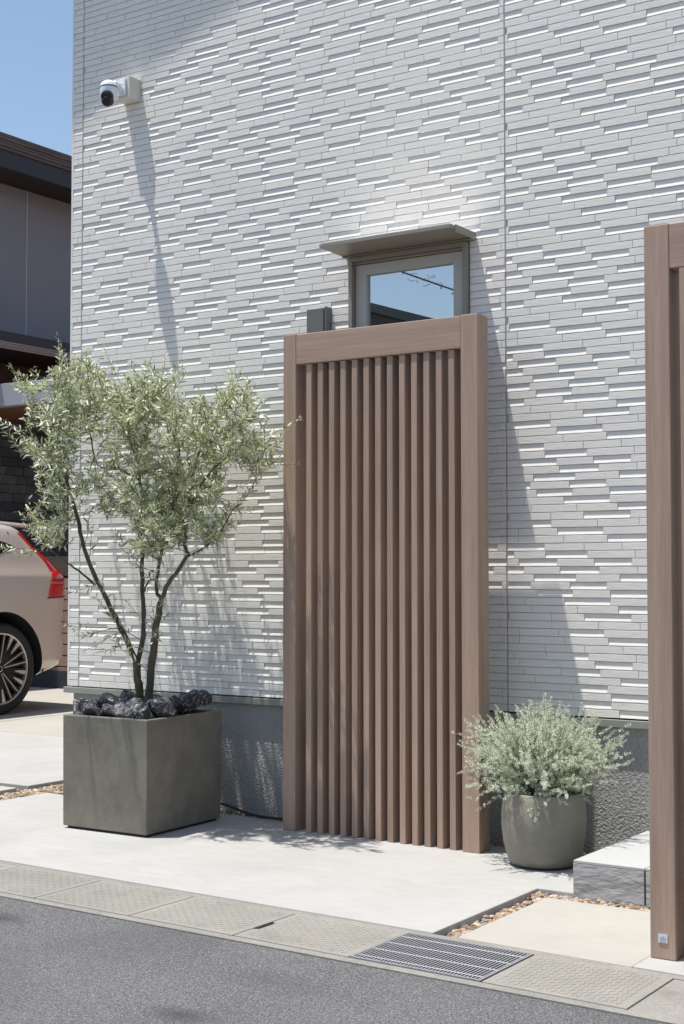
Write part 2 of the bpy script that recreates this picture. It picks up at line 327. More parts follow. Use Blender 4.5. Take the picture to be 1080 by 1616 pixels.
# gutter along the road
gut = B()
def gpoly(u0, u1, v0, v1): return [(u0, gy(u0, v0)), (u1, gy(u1, v0)), (u1, gy(u1, v1)), (u0, gy(u0, v1))]
U0, U1 = -20, 12
gut.prism(gpoly(U0, U1, -1.597, V0 - .003), -.3, -.004)
gut.prism(gpoly(U0, U1, -2.008, -1.968), -.3, -.005)
gut.prism(gpoly(-1.5908, U1, -1.966, -1.599), -.3, -.006)
gutter = gut.build('gutter', MT['gutter_lip'], kind='structure', bevel=.0015)
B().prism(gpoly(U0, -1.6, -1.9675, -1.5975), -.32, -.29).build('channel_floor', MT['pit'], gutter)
PT = .477
joints = [-4.955 - PT * k for k in range(9, 0, -1)] + [-4.955, -4.480, -4.002, -3.511, -3.028, -2.549]
def treads(u0, u1):
    b = B(); du = .0205; nu = int((u1 - u0 - .05) / du); nv = 17
    for a in range(nu):
        for c in range(nv):
            uc = u0 + .03 + (a + .5) * (u1 - u0 - .06) / nu; vc = -1.945 + (c + .5) * .33 / nv
            s = 1 if (a + c) % 2 else -1; L_ = .0078; W = .0008
            dx, dy = L_ * .7071, L_ * .7071 * s; nx, ny = -dy / L_ * W, dx / L_ * W
            y0 = gy(uc, vc)
            v = [(uc - dx - nx, y0 - dy - ny), (uc + dx - nx, y0 + dy - ny), (uc + dx + nx, y0 + dy + ny), (uc - dx + nx, y0 - dy + ny)]
            if False: pass
            b.add([(x, y, -.0045) for x, y in v] + [(x, y, -.0022) for x, y in v], [(4, 5, 6, 7), (0, 1, 5, 4), (1, 2, 6, 5), (2, 3, 7, 6), (3, 0, 4, 7)])
    return b
def cover(u0, u1, notch=False, full=True):
    e = .0025
    p = gpoly(u0 + e, u1 - e, -1.965, -1.6)
    if notch:
        x = u0 + e; ys = [gy(x, -1.86), gy(x, -1.74)]
        p = p[:3] + [p[3], (x, ys[1]), (x + .022, ys[1] - .01), (x + .022, ys[0] + .01), (x, ys[0])]
    o = B().prism(p, -.06, -.0030).build('gutter_cover', MT['gutter'], gutter, bevel=.002)
    if full:
        t = treads(u0, u1).build('tread_pattern', MT['tread'], o, kind='stuff')
for a, b_ in zip(joints[:-1], joints[1:]): cover(a, b_, notch=abs(a + 3.028) < .01, full=a > -7)
cover(-2.064, -1.591)
# steel drain grate
g0, g1 = -2.546, -2.067
gr = thing('drain_grate', 'galvanised steel drain grate with thin parallel bars set in the gutter', 'drain grate', ((g0 + g1) / 2, -1.82, 0))
fr_ = B()
fr_.prism(gpoly(g0, g1, -1.965, -1.955), -.04, -.001); fr_.prism(gpoly(g0, g1, -1.61, -1.60), -.04, -.001)
fr_.prism(gpoly(g0, g0 + .008, -1.9545, -1.6105), -.04, -.001); fr_.prism(gpoly(g1 - .008, g1, -1.9545, -1.6105), -.04, -.001)
fr_.build('frame', MT['galv'], gr)
nb = 36
bar = B().box(-.0026, .0026, -.172, .172, -.022, 0).mesh('bar', MT['galv'])
for i in range(nb):
    u = g0 + .008 + (i + .5) * (g1 - g0 - .016) / nb
    inst('bar', bar, (u, gy(u, -1.7825), -.002), gr)
for i, v in enumerate([-1.925, -1.835, -1.745, -1.655, -1.628]):
    if i == 4: continue
    b = B(); n_ = 40
    pts = [(g0 + .009 + (g1 - g0 - .018) * k / n_, gy(g0 + (g1 - g0) * k / n_, v), -.003) for k in range(n_ + 1)]
    b.tube(pts, .0022, 6); b.build('cross_rod', MT['galv'], gr)

# ------------------------------------------------------------------ pebbles (loose gravel)
def ico(sub):
    bm = bmesh.new(); bmesh.ops.create_icosphere(bm, subdivisions=sub, radius=1)
    v = [tuple(x.co) for x in bm.verts]; f = [tuple(q.index for q in fa.verts) for fa in bm.faces]; bm.free(); return v, f
IV, IF = ico(1); IV2, IF2 = ico(2)
pm = mat('pebble', (.42, .30, .20), .7)
n = pm.node_tree; g_ = n.nodes.new('ShaderNodeNewGeometry'); wn = n.nodes.new('ShaderNodeTexWhiteNoise'); wn.noise_dimensions = '1D'
n.links.new(g_.outputs['Random Per Island'], wn.inputs['W'])
cr = n.nodes.new('ShaderNodeValToRGB'); cr.color_ramp.interpolation = 'CONSTANT'; n.links.new(wn.outputs['Value'], cr.inputs[0])
els = [(0, (.34, .24, .16)), (.2, (.24, .15, .095)), (.4, (.40, .32, .24)), (.55, (.27, .25, .22)), (.7, (.46, .40, .32)), (.82, (.15, .12, .10)), (.92, (.36, .22, .12))]
while len(cr.color_ramp.elements) < len(els): cr.color_ramp.elements.new(.5)
for e, (p_, c_) in zip(cr.color_ramp.elements, els): e.position = p_; e.color = (*c_, 1)
n.links.new(cr.outputs[0], N_(pm).inputs['Base Color'])
def gravel(name, regs):
    b = B()
    for (x0, x1, y0, y1, z, dens, smax) in regs:
        nn = int((x1 - x0) * (y1 - y0) * dens)
        for _ in range(nn):
            s = rnd.uniform(.006, smax); rx = Matrix.Rotation(rnd.uniform(0, 6.3), 3, 'Z') @ Matrix.Rotation(rnd.uniform(-.5, .5), 3, 'X')
            sc = (s * rnd.uniform(.9, 1.5), s * rnd.uniform(.7, 1.1), s * rnd.uniform(.45, .8))
            c = Vector((rnd.uniform(x0, x1), rnd.uniform(y0, y1), z + rnd.uniform(-.006, .008)))
            j = [rnd.uniform(.82, 1.15) for _ in IV]
            b.add([c + rx @ Vector((p[0] * sc[0] * q, p[1] * sc[1] * q, p[2] * sc[2] * q)) for p, q in zip(IV, j)], IF)
    return b.build(name, pm, smooth=False, kind='stuff')
o = gravel('gravel', [(-2.468, -2.39, -1.59, -.78, -.030, 7500, .016), (-2.468, -1.3, -.885, -.785, -.022, 7500, .017),
                      (-6.11, -5.855, -1.5, 1.2, -.03, 5200, .018), (-9.0, -6.11, -.05, .03, -.03, 3500, .018), (-5.85, -5.80, -.1, 2.5, -.02, 4000, .014),
                      (-5.7, -2.35, -.088, .02, -.012, 5200, .013), (-2.36, -2.31, -.16, -.05, .01, 5500, .016)])
tag(o, 'brown and cream pebbles filling the gaps between the slabs', 'gravel')

# ------------------------------------------------------------------ the house
house = thing('house', 'house with pale grey split-face tile siding and small window', 'house', (-2.5, 0, 0))
XL, XR, ZB, PIT = -5.785, .60, .596, .035
MY = .0062
core = B().box(XL + .012, -3.860, MY, .5, ZB + .002, 5.9).box(-3.192, XR, MY, .5, ZB + .002, 5.9).box(-3.860, -3.192, MY, .5, ZB + .002, 1.918).box(-3.860, -3.192, MY, .5, 2.794, 5.9)
core.box(XL + .012, XR, .5, 9, ZB + .002, 5.9)
# gable: verge line follows the roof underside
def roofz(x): return 6.965 + .375 * (x + 6.35)
core.add([(XL + .012, MY, 5.9), (XR, MY, 5.9), (XR, MY, 10.9), (XL + .012, MY, roofz(XL) - .12), (XL + .012, 9, 5.9), (XR, 9, 5.9), (XR, 9, 10.9), (XL + .012, 9, roofz(XL) - .12)],
         [(0, 1, 2, 3), (5, 4, 7, 6), (1, 5, 6, 2), (4, 0, 3, 7), (3, 2, 6, 7)])
wall = core.build('wall', MT['mortar'], house)
B().box(XL, XL + .0115, -.0005, 9, ZB + .002, 5.9).build('side_cladding', MT['tile'], wall)
# seams between siding panels
SE = [-5.697, -3.001, -.305]
for x in SE: B().box(x - .0024, x + .0024, .0020, .0060, ZB, 5.9).build('panel_seam', MT['sealant'], wall)
TH = .0314; DEP = .0035
def tilemesh(L, groove):
    b = B(); h = TH; c = .0009; D = .0061
    if not groove:
        b.add([(0, D, 0), (L, D, 0), (L, D, h), (0, D, h), (0, c, 0), (L, c, 0), (L, c, h), (0, c, h), (c, 0, c), (L - c, 0, c), (L - c, 0, h - c), (c, 0, h - c)],
              [(8, 9, 10, 11), (4, 5, 9, 8), (5, 6, 10, 9), (6, 7, 11, 10), (7, 4, 8, 11), (0, 1, 5, 4), (1, 2, 6, 5), (2, 3, 7, 6), (3, 0, 4, 7)])
    else:
        pr = [(D, 0), (.0006, 0), (0, .0008), (0, .0020), (DEP, .0128), (DEP, h), (D, h)]
        v = [(0, y, z) for y, z in pr] + [(L, y, z) for y, z in pr]; k = len(pr)
        b.add(v, [(i, k + i, k + i + 1, i + 1) for i in range(k - 1)] + [tuple(range(k)), tuple(range(2 * k - 1, k - 1, -1))])
    return b
def pattern(seed, length):
    r = random.Random(seed); rows = []
    def overlap(a, b):
        return sum(max(0, min(p[0] + p[1], q[0] + q[1]) - max(p[0], q[0])) for p in a if p[2] for q in b if q[2])
    for k in range(13):
      best = None
      for trial in range(24):
        x = -r.uniform(.02, .19); row = []; prev = r.random() < .5
        while x < length:
            g = (r.random() < .70) if not prev else (r.random() < .03)
            L = r.choice([.16, .18, .195, .21, .225]) if not g else r.choice([.175, .19, .205, .22])
            a, e = max(x, 0), min(x + L, length)
            if e - a > .012: row.append((round(a, 3), round(e - a - .0022, 3), g))
            x += L; prev = g
        sc = (overlap(row, rows[-1]) if rows else 0) + (overlap(row, rows[0]) if k == 12 else 0) + (.25 * overlap(row, rows[-2]) if k > 1 else 0)
        if best is None or sc < best[0]: best = (sc, row)
      rows.append(best[1])
    return rows
panels = [(XL, -5.6995, 31), (-5.6945, -3.0035, 5), (-2.9985, -.3075, 12), (-.3025, XR, 8)]
tiles = []
nrows = int((5.9 - ZB) / PIT)
for (x0, x1, sd) in panels:
    P = pattern(sd, x1 - x0)
    for r_ in range(nrows):
        z = ZB + r_ * PIT
        for (a, L, g) in P[(r_ + sd) % 13]:
            xa = x0 + a
            if z > 1.9 and z + TH < 2.80 and xa + L > -3.862 and xa < -3.19:     # window opening
                if xa < -3.862: L = -3.862 - xa
                elif xa + L > -3.19: L = xa + L + 3.19; xa = -3.19
                else: continue
                if L < .01: continue
            tiles.append((round(xa, 4), z, round(L, 3), g))
# the 300 that show largest in the photograph become parts
cpos = cam.location; mw = Matrix.Rotation(R(33.7), 3, 'Z') @ Matrix.Rotation(R(92.526), 3, 'X'); iw = mw.transposed()
def project(p):
    d = iw @ (Vector(p) - cpos); return (540 - 2244 * d.x / d.z, 808 + 2244 * d.y / d.z)
def size(t):
    x, z, L, g = t; a = project((x, 0, z)); b_ = project((x + L, 0, z + TH))
    if a[0] < 2 or b_[0] > 1078 or a[1] > 1616 or b_[1] < 2: return 0
    if b_[0] > 1015 and b_[1] > 350: return 0
    if a[0] > 440 and b_[0] < 775 and b_[1] > 495: return 0
    return abs(b_[0] - a[0]) * abs(b_[1] - a[1])
order = sorted(range(len(tiles)), key=lambda i: -size(tiles[i])); chosen = set(order[:300])
MC = {}; rest = B()
for i, (x, z, L, g) in enumerate(tiles):
    if i in chosen:
        if (L, g) not in MC: MC[(L, g)] = tilemesh(L, g).mesh('tile', MT['tile'])
        inst('tile', MC[(L, g)], (x, rnd.uniform(-.0003, .0003), z), wall)
    else:
        dy = rnd.uniform(-.0003, .0003); t = tilemesh(L, g)
        rest.add([(a + x, b_ + dy, c + z) for a, b_, c in t.v], t.f)
rest.build('siding_tiles', MT['tile'], wall, kind='stuff')
# drip trim and foundation
B().prism([(XL - .02, -.012), (XR, -.012), (XR, .05), (XL - .02, .05)], .556, .589).build('drip_trim', MT['trim'], house, bevel=.002)
B().box(XL + .03, XR, .020, 8.9, -.2, .5555).build('foundation', MT['stucco'], house)
# roof: slab with a sloping verge over the street wall
rx0, rx1 = -7.3, 1.2
B().add([(rx0, -.52, roofz(rx0)), (rx1, -.52, roofz(rx1)), (rx1, 9.5, roofz(rx1)), (rx0, 9.5, roofz(rx0)),
         (rx0, -.52, roofz(rx0) + .16), (rx1, -.52, roofz(rx1) + .16), (rx1, 9.5, roofz(rx1) + .16), (rx0, 9.5, roofz(rx0) + .16)],
        [(3, 2, 1, 0), (4, 5, 6, 7), (0, 1, 5, 4), (1, 2, 6, 5), (2, 3, 7, 6), (3, 0, 4, 7)]).build('roof', MT['ndark'], house)
# window
win = B(); wx0, wx1, wz0, wz1 = -3.858, -3.194, 1.92, 2.792
fw = .022
for a in ((wx0, wx0 + fw, wz0, wz1), (wx1 - fw, wx1, wz0, wz1), (wx0 + fw, wx1 - fw, wz1 - fw, wz1), (wx0 + fw, wx1 - fw, wz0, wz0 + fw)):
    win.box(a[0], a[1], -.030, .06, a[2], a[3])
win.box(wx0 + fw, wx1 - fw, -.012, .05, wz1 - fw - .012, wz1 - fw - .001)
wf = win.build('window', MT['frame'], house, bevel=.002)
s_ = B(); a0, a1, b0, b1 = wx0 + fw + .002, wx1 - fw - .002, wz0 + fw + .002, wz1 - fw - .014; sw = .062
for a in ((a0, a0 + sw, b0, b1), (a1 - sw, a1, b0, b1), (a0 + sw, a1 - sw, b1 - sw * .85, b1), (a0 + sw, a1 - sw, b0, b0 + sw)):
    s_.box(a[0], a[1], .002, .045, a[2], a[3])
s_.build('sash', MT['sash'], wf, bevel=.002)
B().box(a0 + sw - .004, a1 - sw + .004, .022, .030, b0 + sw - .004, b1 - sw * .85 + .004).build('pane', MT['glass'], wf)
cn = B(); cx0, cx1 = -3.888, -3.160
cn.add([(cx0, .005, 2.800), (cx1, .005, 2.800), (cx1, -.24, 2.808), (cx0, -.24, 2.808), (cx0, .005, 2.824), (cx1, .005, 2.824), (cx1, -.24, 2.824), (cx0, -.24, 2.824)],
       [(0, 1, 2, 3), (7, 6, 5, 4), (3, 2, 6, 7), (1, 5, 6, 2), (0, 3, 7, 4), (4, 5, 1, 0)])
cn.box(cx0, cx1, -.0425, -.002, 2.7935, 2.7995)
cn.box(cx1 + .0005, cx1 + .0045, -.20, -.001, 2.797, 2.832)
cn.build('window_canopy', MT['canopy'], house, bevel=.0015)
B().add([(cx0 + .004, -.001, 2.8256), (cx1 - .001, -.001, 2.8256), (cx1 - .001, -.238, 2.8262), (cx0 + .004, -.238, 2.8262)], [(3, 2, 1, 0)]).build('canopy_top_sheet', MT['canopytop'], house)
# small grey metal box on the wall
t = thing('wall_box', 'narrow grey metal box on the wall beside the window, behind the screen top', 'wall box', (-4.04, 0, 2.2))
B().box(-4.093, -3.99, -.055, -.001, 2.22, 2.555).build('body', MT['greybox'], t, bevel=.003)
B().box(-3.9885, -3.983, -.048, -.001, 2.23, 2.55).build('side_flange', MT['rubber'], t)
B().box(-3.9825, -3.976, -.055, -.001, 2.22, 2.56).build('side_rail', MT['greybox'], t)

# security camera
t = thing('security_camera', 'white dome security camera on a cream box high on the wall corner', 'security camera', (-5.30, 0, 3.9))
bx = B().box(-5.372, -5.262, -.090, -.001, 3.852, 3.972).build('mount_box', MT['cambox'], t, bevel=.003)
B().box(-5.3745, -5.2595, -.0105, -.0013, 3.8495, 3.9745).build('box_rim', MT['cambox'], bx)
bk = B(); bk.box(-5.345, -5.285, -.102, -.0905, 3.868, 3.958); bk.box(-5.325, -5.305, -.145, -.1025, 3.905, 3.93)
bk.tube([(-5.315, -.10, 3.895), (-5.315, -.13, 3.915), (-5.315, -.16, 3.925)], [.022, .016, .014], 10)
bk.build('bracket', MT['camwhite'], t, bevel=.002)
hc = (-5.318, -.195, 3.83)
hd = B().lathe([(0, .094), (.02, .092), (.036, .083), (.045, .070), (.047, .058), (.0452, .057), (.0452, .052), (.047, .051), (.047, .0), (.044, -.012), (.036, -.02), (0, -.024)], hc, n=32)
head = hd.build('head', MT['camwhite'], t, smooth=True, angle=50)
B().lathe([(.0462, .0565), (.0475, .0555), (.0475, .0525), (.0462, .0515)], hc, n=32).build('stripe', MT['camblack'], head)
ln = B(); dv = Vector((.42, -.85, -.42)).normalized(); c0 = Vector(hc) + Vector((0, 0, .008))
ln.tube([c0 + Vector((.03, -.02, .015)) * 0 + dv * .018, c0 + dv * .036, c0 + dv * .050, c0 + dv * .055], [.036, .036, .030, .018], 20)
ln.tube([c0 + dv * .014 + Vector((0, 0, -.022)), c0 + dv * .037 + Vector((0, 0, -.024)), c0 + dv * .048 + Vector((0, 0, -.026))], [.033, .032, .024], 20)
ln.build('lens', MT['camblack'], head, smooth=True, angle=40)

# ------------------------------------------------------------------ slatted screens
def screen(label, org, y0, HT, lpost, rpost, slats, sdepth, sback):
    t = thing('slatted_screen', label, 'screen', org, 'wood-look slatted screens'); y1 = y0 + .10
    for a, c_ in (lpost, rpost):
        B().box(a, c_, y0, y1, 0, HT).build('post', MT['wood_v'], t, bevel=.003)
        B().box(a + .008, c_ - .008, y0 + .008, y1 - .008, HT + .0005, HT + .004).build('post_cap', MT['wood_h'], t)
    B().box(lpost[1] + .0005, rpost[0] - .0005, y0 + .0015, y1 - .0015, HT - .148, HT - .001).build('top_beam', MT['wood_h'], t, bevel=.003)
    sm = B().box(0, .0305, 0, sdepth, 0, HT - .1495).mesh('slat', MT['wood_v'])
    for x in slats:
        o = inst('slat', sm, (x, y0 + sback, 0), t)
        md = o.modifiers.new('bevel', 'BEVEL'); md.width = .002; md.segments = 2; md.limit_method = 'ANGLE'
    return t
SX = [-3.928, -3.862, -3.796, -3.731, -3.666, -3.601, -3.536, -3.471, -3.405, -3.340, -3.275, -3.209, -3.144]
scr = screen('tall wood-look slatted screen with thirteen slats before the window', (-3.52, -.25, 0), -.300, 2.386, (-4.058, -3.984), (-3.076, -2.990), SX, .072, .009)
s2 = screen('wood-look screen at the right edge by the gutter, small plate at its foot', (-1.20, -1.44, 0), -1.492, 2.359, (-1.735, -1.650), (-.760, -.675), [-1.617 + .0652 * k for k in range(13)], .096, .002)
b = B().box(-1.707, -1.676, -1.4945, -1.4923, .052, .079)
pl = b.build('label_plate', [MT['sticker']], s2)
b = B()
for k, (l, h) in enumerate([(.006, .0035), (.020, .0012), (.023, .0012), (.018, .0012), (.022, .0016)]):
    z = .0735 - k * .0046; b.box(-1.6915 - l / 2, -1.6915 + l / 2, -1.4952, -1.4946, z - h, z)
b.build('plate_print', MT['stickerink'], pl)


# ------------------------------------------------------------------ square planter
PC = (-4.72, -.545, 0)
pla = thing('planter', 'large square dark grey concrete planter holding the olive tree', 'planter', PC)
P4 = [Vector((-4.978, -.848)), Vector((-4.448, -.836)), Vector((-4.470, -.250)), Vector((-5.0, -.262))]
PH = .545
cen = sum(P4, Vector((0, 0))) / 4
def ring(off): return [p + (cen - p).normalized() * off * 1.4142 for p in P4]
b = B(); o4, i4 = ring(0), ring(.028); v = []
for zz, rg in ((.012, ring(.003)), (PH, o4), (PH, i4), (PH - .09, i4)): v += [(p.x, p.y, zz) for p in rg]
f = [(3, 2, 1, 0)]
for l in range(3):
    for j in range(4): f.append((l * 4 + j, l * 4 + (j + 1) % 4, (l + 1) * 4 + (j + 1) % 4, (l + 1) * 4 + j))
b.add(v, f); b.build('shell', MT['planter'], pla, bevel=.005)
rg = ring(.02); B().prism([(p.x, p.y) for p in rg], 0, .0118).build('foot', MT['rubber'], pla)
rg = ring(.0285); b = B(); gn = 14; vv = []
for i in range(gn + 1):
    for j in range(gn + 1):
        q = rg[0].lerp(rg[1], i / gn).lerp(rg[3].lerp(rg[2], i / gn), j / gn)
        vv.append((q.x, q.y, PH - .055 + .02 * noise.noise(Vector((q.x * 9, q.y * 9, 0)))))
b.add(vv, [(i * (gn + 1) + j, (i + 1) * (gn + 1) + j, (i + 1) * (gn + 1) + j + 1, i * (gn + 1) + j + 1) for i in range(gn) for j in range(gn)])
b.build('soil', MT['soil'], pla)
# dark rocks on the soil
def rock(seed, sx, sy, sz):
    r = random.Random(seed); v = []
    planes = [(Vector((r.gauss(0, 1), r.gauss(0, 1), r.gauss(0, 1))).normalized(), r.uniform(.42, .82)) for _ in range(10)]
    for p in IV3:
        q = Vector(p); k = 1.0
        for nrm, d in planes:
            dd = q.dot(nrm)
            if dd > d: k = min(k, d / dd)
        q = q * k; q *= 1 + .05 * noise.noise(q * 4 + Vector((seed, 0, 0)))
        v.append((q.x * sx, q.y * sy, q.z * sz))
    return v
IV3, IF3 = ico(4)
rows = [('in the front row', [-.21, -.125, -.04, .045, .125, .195], -.215, .032), ('in the second row', [-.20, -.11, -.03, .06, .15, .215], -.12, .044),
        ('in the middle row', [-.21, -.13, .10, .19], -.02, .052), ('in the fourth row', [-.19, -.09, 0.02, .11, .20], .085, .055), ('in the back row', [-.20, -.10, .0, .10, .205], .19, .055)]
ordn = ['leftmost', 'second', 'third', 'fourth', 'fifth', 'sixth', 'seventh']
sd = 0
for rn, xs, yy, zz in rows:
    for k, x in enumerate(xs):
        sd += 1; s = rnd.choice([.050, .060, .068, .075])
        if sd in (3, 4): s *= 1.12
        px, py = cen.x + x * 1.04 + rnd.uniform(-.008, .008) - yy * .03, cen.y + yy + rnd.uniform(-.012, .012)
        z = PH - .014 + zz * .75 + rnd.uniform(-.006, .018) + (.022 if x > .17 and yy > -.15 else 0)
        b = B(); b.add(rock(sd * 7.3, s * rnd.uniform(.95, 1.3), s * rnd.uniform(.8, 1.1), s * rnd.uniform(.75, 1.05)), IF3)
        o = b.build('rock', MT['rock'], smooth=False); o.location = (px, py, z); o.rotation_euler = (rnd.uniform(-.5, .5), rnd.uniform(-.5, .5), rnd.uniform(0, 6))
        shade = 'dark slate rock ' if k % 2 else 'blue-grey rock '
        pos = (ordn[k] + ' from left ' if k else 'leftmost ') if k < len(xs) - 1 else 'rightmost '
        tag(o, shade + 'in the planter, ' + pos + rn, 'rock', 'dark rocks covering the planter soil')

# ------------------------------------------------------------------ olive tree
YT = -.54
tree = thing('olive_tree', 'multi-stemmed olive tree with silvery leaves growing in the square planter', 'tree', (-4.73, YT, .5))
def br(pts, r0, r1, jit=.006, y=0.0):
    """limb through (x, y, z) points, subdivided with slight irregularity"""
    P = [Vector(p) for p in pts]; out = []
    for i in range(len(P) - 1):
        p0, p1, p2, p3 = P[max(i - 1, 0)], P[i], P[i + 1], P[min(i + 2, len(P) - 1)]
        for k in range(5):
            t = k / 5
            q = .5 * ((2 * p1) + (p2 - p0) * t + (2 * p0 - 5 * p1 + 4 * p2 - p3) * t * t + (3 * p1 - p0 - 3 * p2 + p3) * t ** 3)
            out.append(q + Vector([rnd.uniform(-jit, jit) for _ in range(3)]) * (1 if i + k else 0))
    out.append(P[-1]); n_ = len(out)
    return out, [(r0 + (r1 - r0) * (i / (n_ - 1)) ** .8) * rnd.uniform(.93, 1.08) for i in range(n_)]
limbs = {
    'a': [(-4.765, -.53, .47), (-4.765, -.53, .60), (-4.772, -.54, .70), (-4.782, -.54, .80)],
    'a1': [(-4.782, -.54, .79), (-4.87, -.56, .959), (-4.97, -.58, 1.132), (-5.065, -.60, 1.309), (-5.113, -.61, 1.471), (-5.16, -.62, 1.635), (-5.215, -.63, 1.784), (-5.25, -.62, 1.95), (-5.22, -.60, 2.12)],
    'a2': [(-4.782, -.53, .79), (-4.768, -.50, .959), (-4.79, -.49, 1.149), (-4.80, -.48, 1.402), (-4.803, -.47, 1.561), (-4.834, -.46, 1.689), (-4.878, -.46, 1.85), (-4.922, -.46, 1.949), (-4.90, -.45, 2.15)],
    'b': [(-4.692, -.55, .47), (-4.690, -.55, .61), (-4.668, -.55, .808), (-4.641, -.55, .979), (-4.617, -.55, 1.088)],
    'b1': [(-4.617, -.55, 1.085), (-4.54, -.58, 1.182), (-4.409, -.60, 1.31), (-4.415, -.61, 1.37), (-4.403, -.60, 1.55), (-4.364, -.60, 1.733), (-4.31, -.58, 1.92)],
    'b2': [(-4.617, -.54, 1.085), (-4.665, -.53, 1.17), (-4.645, -.52, 1.306), (-4.62, -.51, 1.45), (-4.57, -.50, 1.62), (-4.55, -.49, 1.80), (-4.60, -.48, 1.98)],
    'c1': [(-5.02, -.585, 1.17), (-5.12, -.60, 1.24), (-5.25, -.62, 1.32), (-5.36, -.64, 1.42), (-5.43, -.64, 1.55)],
    'c2': [(-4.79, -.49, 1.12), (-4.74, -.50, 1.19), (-4.68, -.52, 1.20)],
    'c3': [(-4.409, -.60, 1.31), (-4.33, -.60, 1.34), (-4.24, -.58, 1.40), (-4.17, -.56, 1.52)],
    'c4': [(-5.15, -.615, 1.62), (-5.24, -.63, 1.70), (-5.36, -.64, 1.85), (-5.44, -.64, 1.98)],
    'c5': [(-4.84, -.46, 1.70), (-4.95, -.50, 1.76), (-5.05, -.54, 1.78), (-5.10, -.55, 1.95)],
    'c6': [(-4.40, -.60, 1.55), (-4.30, -.60, 1.68), (-4.17, -.58, 1.80), (-4.08, -.56, 1.98)],
    'c7': [(-4.55, -.49, 1.75), (-4.46, -.45, 1.86), (-4.38, -.42, 2.0)],
    'c8': [(-4.87, -.47, 1.83), (-4.78, -.48, 1.95), (-4.70, -.48, 2.10)],
    'c9': [(-4.61, -.51, 1.47), (-4.53, -.56, 1.56), (-4.46, -.60, 1.62)],
}
rad = {'a': (.022, .019), 'a1': (.0145, .006), 'a2': (.0135, .005), 'b': (.024, .016), 'b1': (.012, .005), 'b2': (.010, .005), 'c1': (.0065, .003), 'c2': (.005, .004),
       'c3': (.006, .003), 'c4': (.006, .003), 'c5': (.006, .003), 'c6': (.006, .003), 'c7': (.005, .003), 'c8': (.006, .003), 'c9': (.005, .003)}
skel = []
for k, p in limbs.items():
    q, r_ = br(p, *rad[k], jit=.0025 if k[0] == 'c' else .0035)
    B().tube(q, r_, 9).build('trunk' if k in 'ab' else 'branch', MT['bark'], tree, smooth=True)
    if k not in 'ab': skel += q[3:]
leaf_list = []; twig = B(); buds = B()
def leaf(base, d, L, W, roll, curl=.15):
    d = d.normalized(); s = d.cross(Vector((0, 0, 1)));
    if s.length < .05: s = Vector((1, 0, 0))
    s.normalize(); s = Matrix.Rotation(roll, 3, d) @ s; nrm = s.cross(d)
    m1 = base + d * L * .35 - nrm * L * curl * .12; m2 = base + d * L * .7 - nrm * L * curl * .3; tp = base + d * L - nrm * L * curl * .7
    return [base, m1 + s * W * .5 + nrm * W * .12, m1 - s * W * .5 + nrm * W * .12, m2 + s * W * .42 + nrm * W * .1, m2 - s * W * .42 + nrm * W * .1, tp, m1, m2], \
           [(0, 6, 1), (0, 2, 6), (6, 7, 3, 1), (6, 2, 4, 7), (7, 5, 3), (7, 4, 5)]
def grow_twig(p0, p1, tipdir, nl, Ls=(.031, .051), bud=.3):
    c = p0.lerp(p1, .55) + Vector([rnd.gauss(0, .012) for _ in range(3)]); e = p1 + tipdir * .05
    pts = [p0.lerp(c, t).lerp(c.lerp(p1, t), t) for t in [0, .25, .5, .75, 1]] + [e]
    n_ = len(pts); twig.tube(pts, [.0022 - .0012 * i / n_ for i in range(n_)], 3, cap=False)
    tot = sum((pts[i + 1] - pts[i]).length for i in range(n_ - 1)); run = min(tot, rnd.uniform(.12, .20))
    for k in range(nl):
        dist = tot - run * (1 - k / max(nl - 1, 1)); acc = 0
        for i in range(n_ - 1):
            sl_ = (pts[i + 1] - pts[i]).length
            if acc + sl_ >= dist or i == n_ - 2:
                t = min(max((dist - acc) / max(sl_, 1e-5), 0), 1); q = pts[i].lerp(pts[i + 1], t); td = (pts[i + 1] - pts[i]).normalized(); break
            acc += sl_
        a = (k % 2) * math.pi / 2 + rnd.uniform(-.5, .5)
        o_ = td.orthogonal().normalized()
        for sgn in (0, math.pi):
            if rnd.random() < .12: continue
            dd = Matrix.Rotation(a + sgn, 3, td) @ o_
            dr_ = (td * rnd.uniform(.45, 1.1) + dd * rnd.uniform(.6, 1.0) + Vector((0, 0, rnd.uniform(-.1, .35)))).normalized()
            L_ = rnd.uniform(*Ls) * (.65 + .35 * (1 - k / nl) if k > nl * .6 else 1)
            leaf_list.append(leaf(q, dr_, L_, L_ * rnd.uniform(.18, .26), rnd.uniform(-1.2, 1.2), rnd.uniform(0, .35)))
        if rnd.random() < bud:
            for _ in range(rnd.randint(8, 14)):
                c_ = q + Vector([rnd.gauss(0, .008) for _ in range(3)]) + Vector((0, 0, .004)); s = rnd.uniform(.0016, .0028)
                buds.add([c_ + Vector(v_) * s for v_ in ((1, 0, 0), (-1, 0, 0), (0, 1, 0), (0, -1, 0), (0, 0, 1), (0, 0, -1))],
                         [(0, 2, 4), (2, 1, 4), (1, 3, 4), (3, 0, 4), (2, 0, 5), (1, 2, 5), (3, 1, 5), (0, 3, 5)])
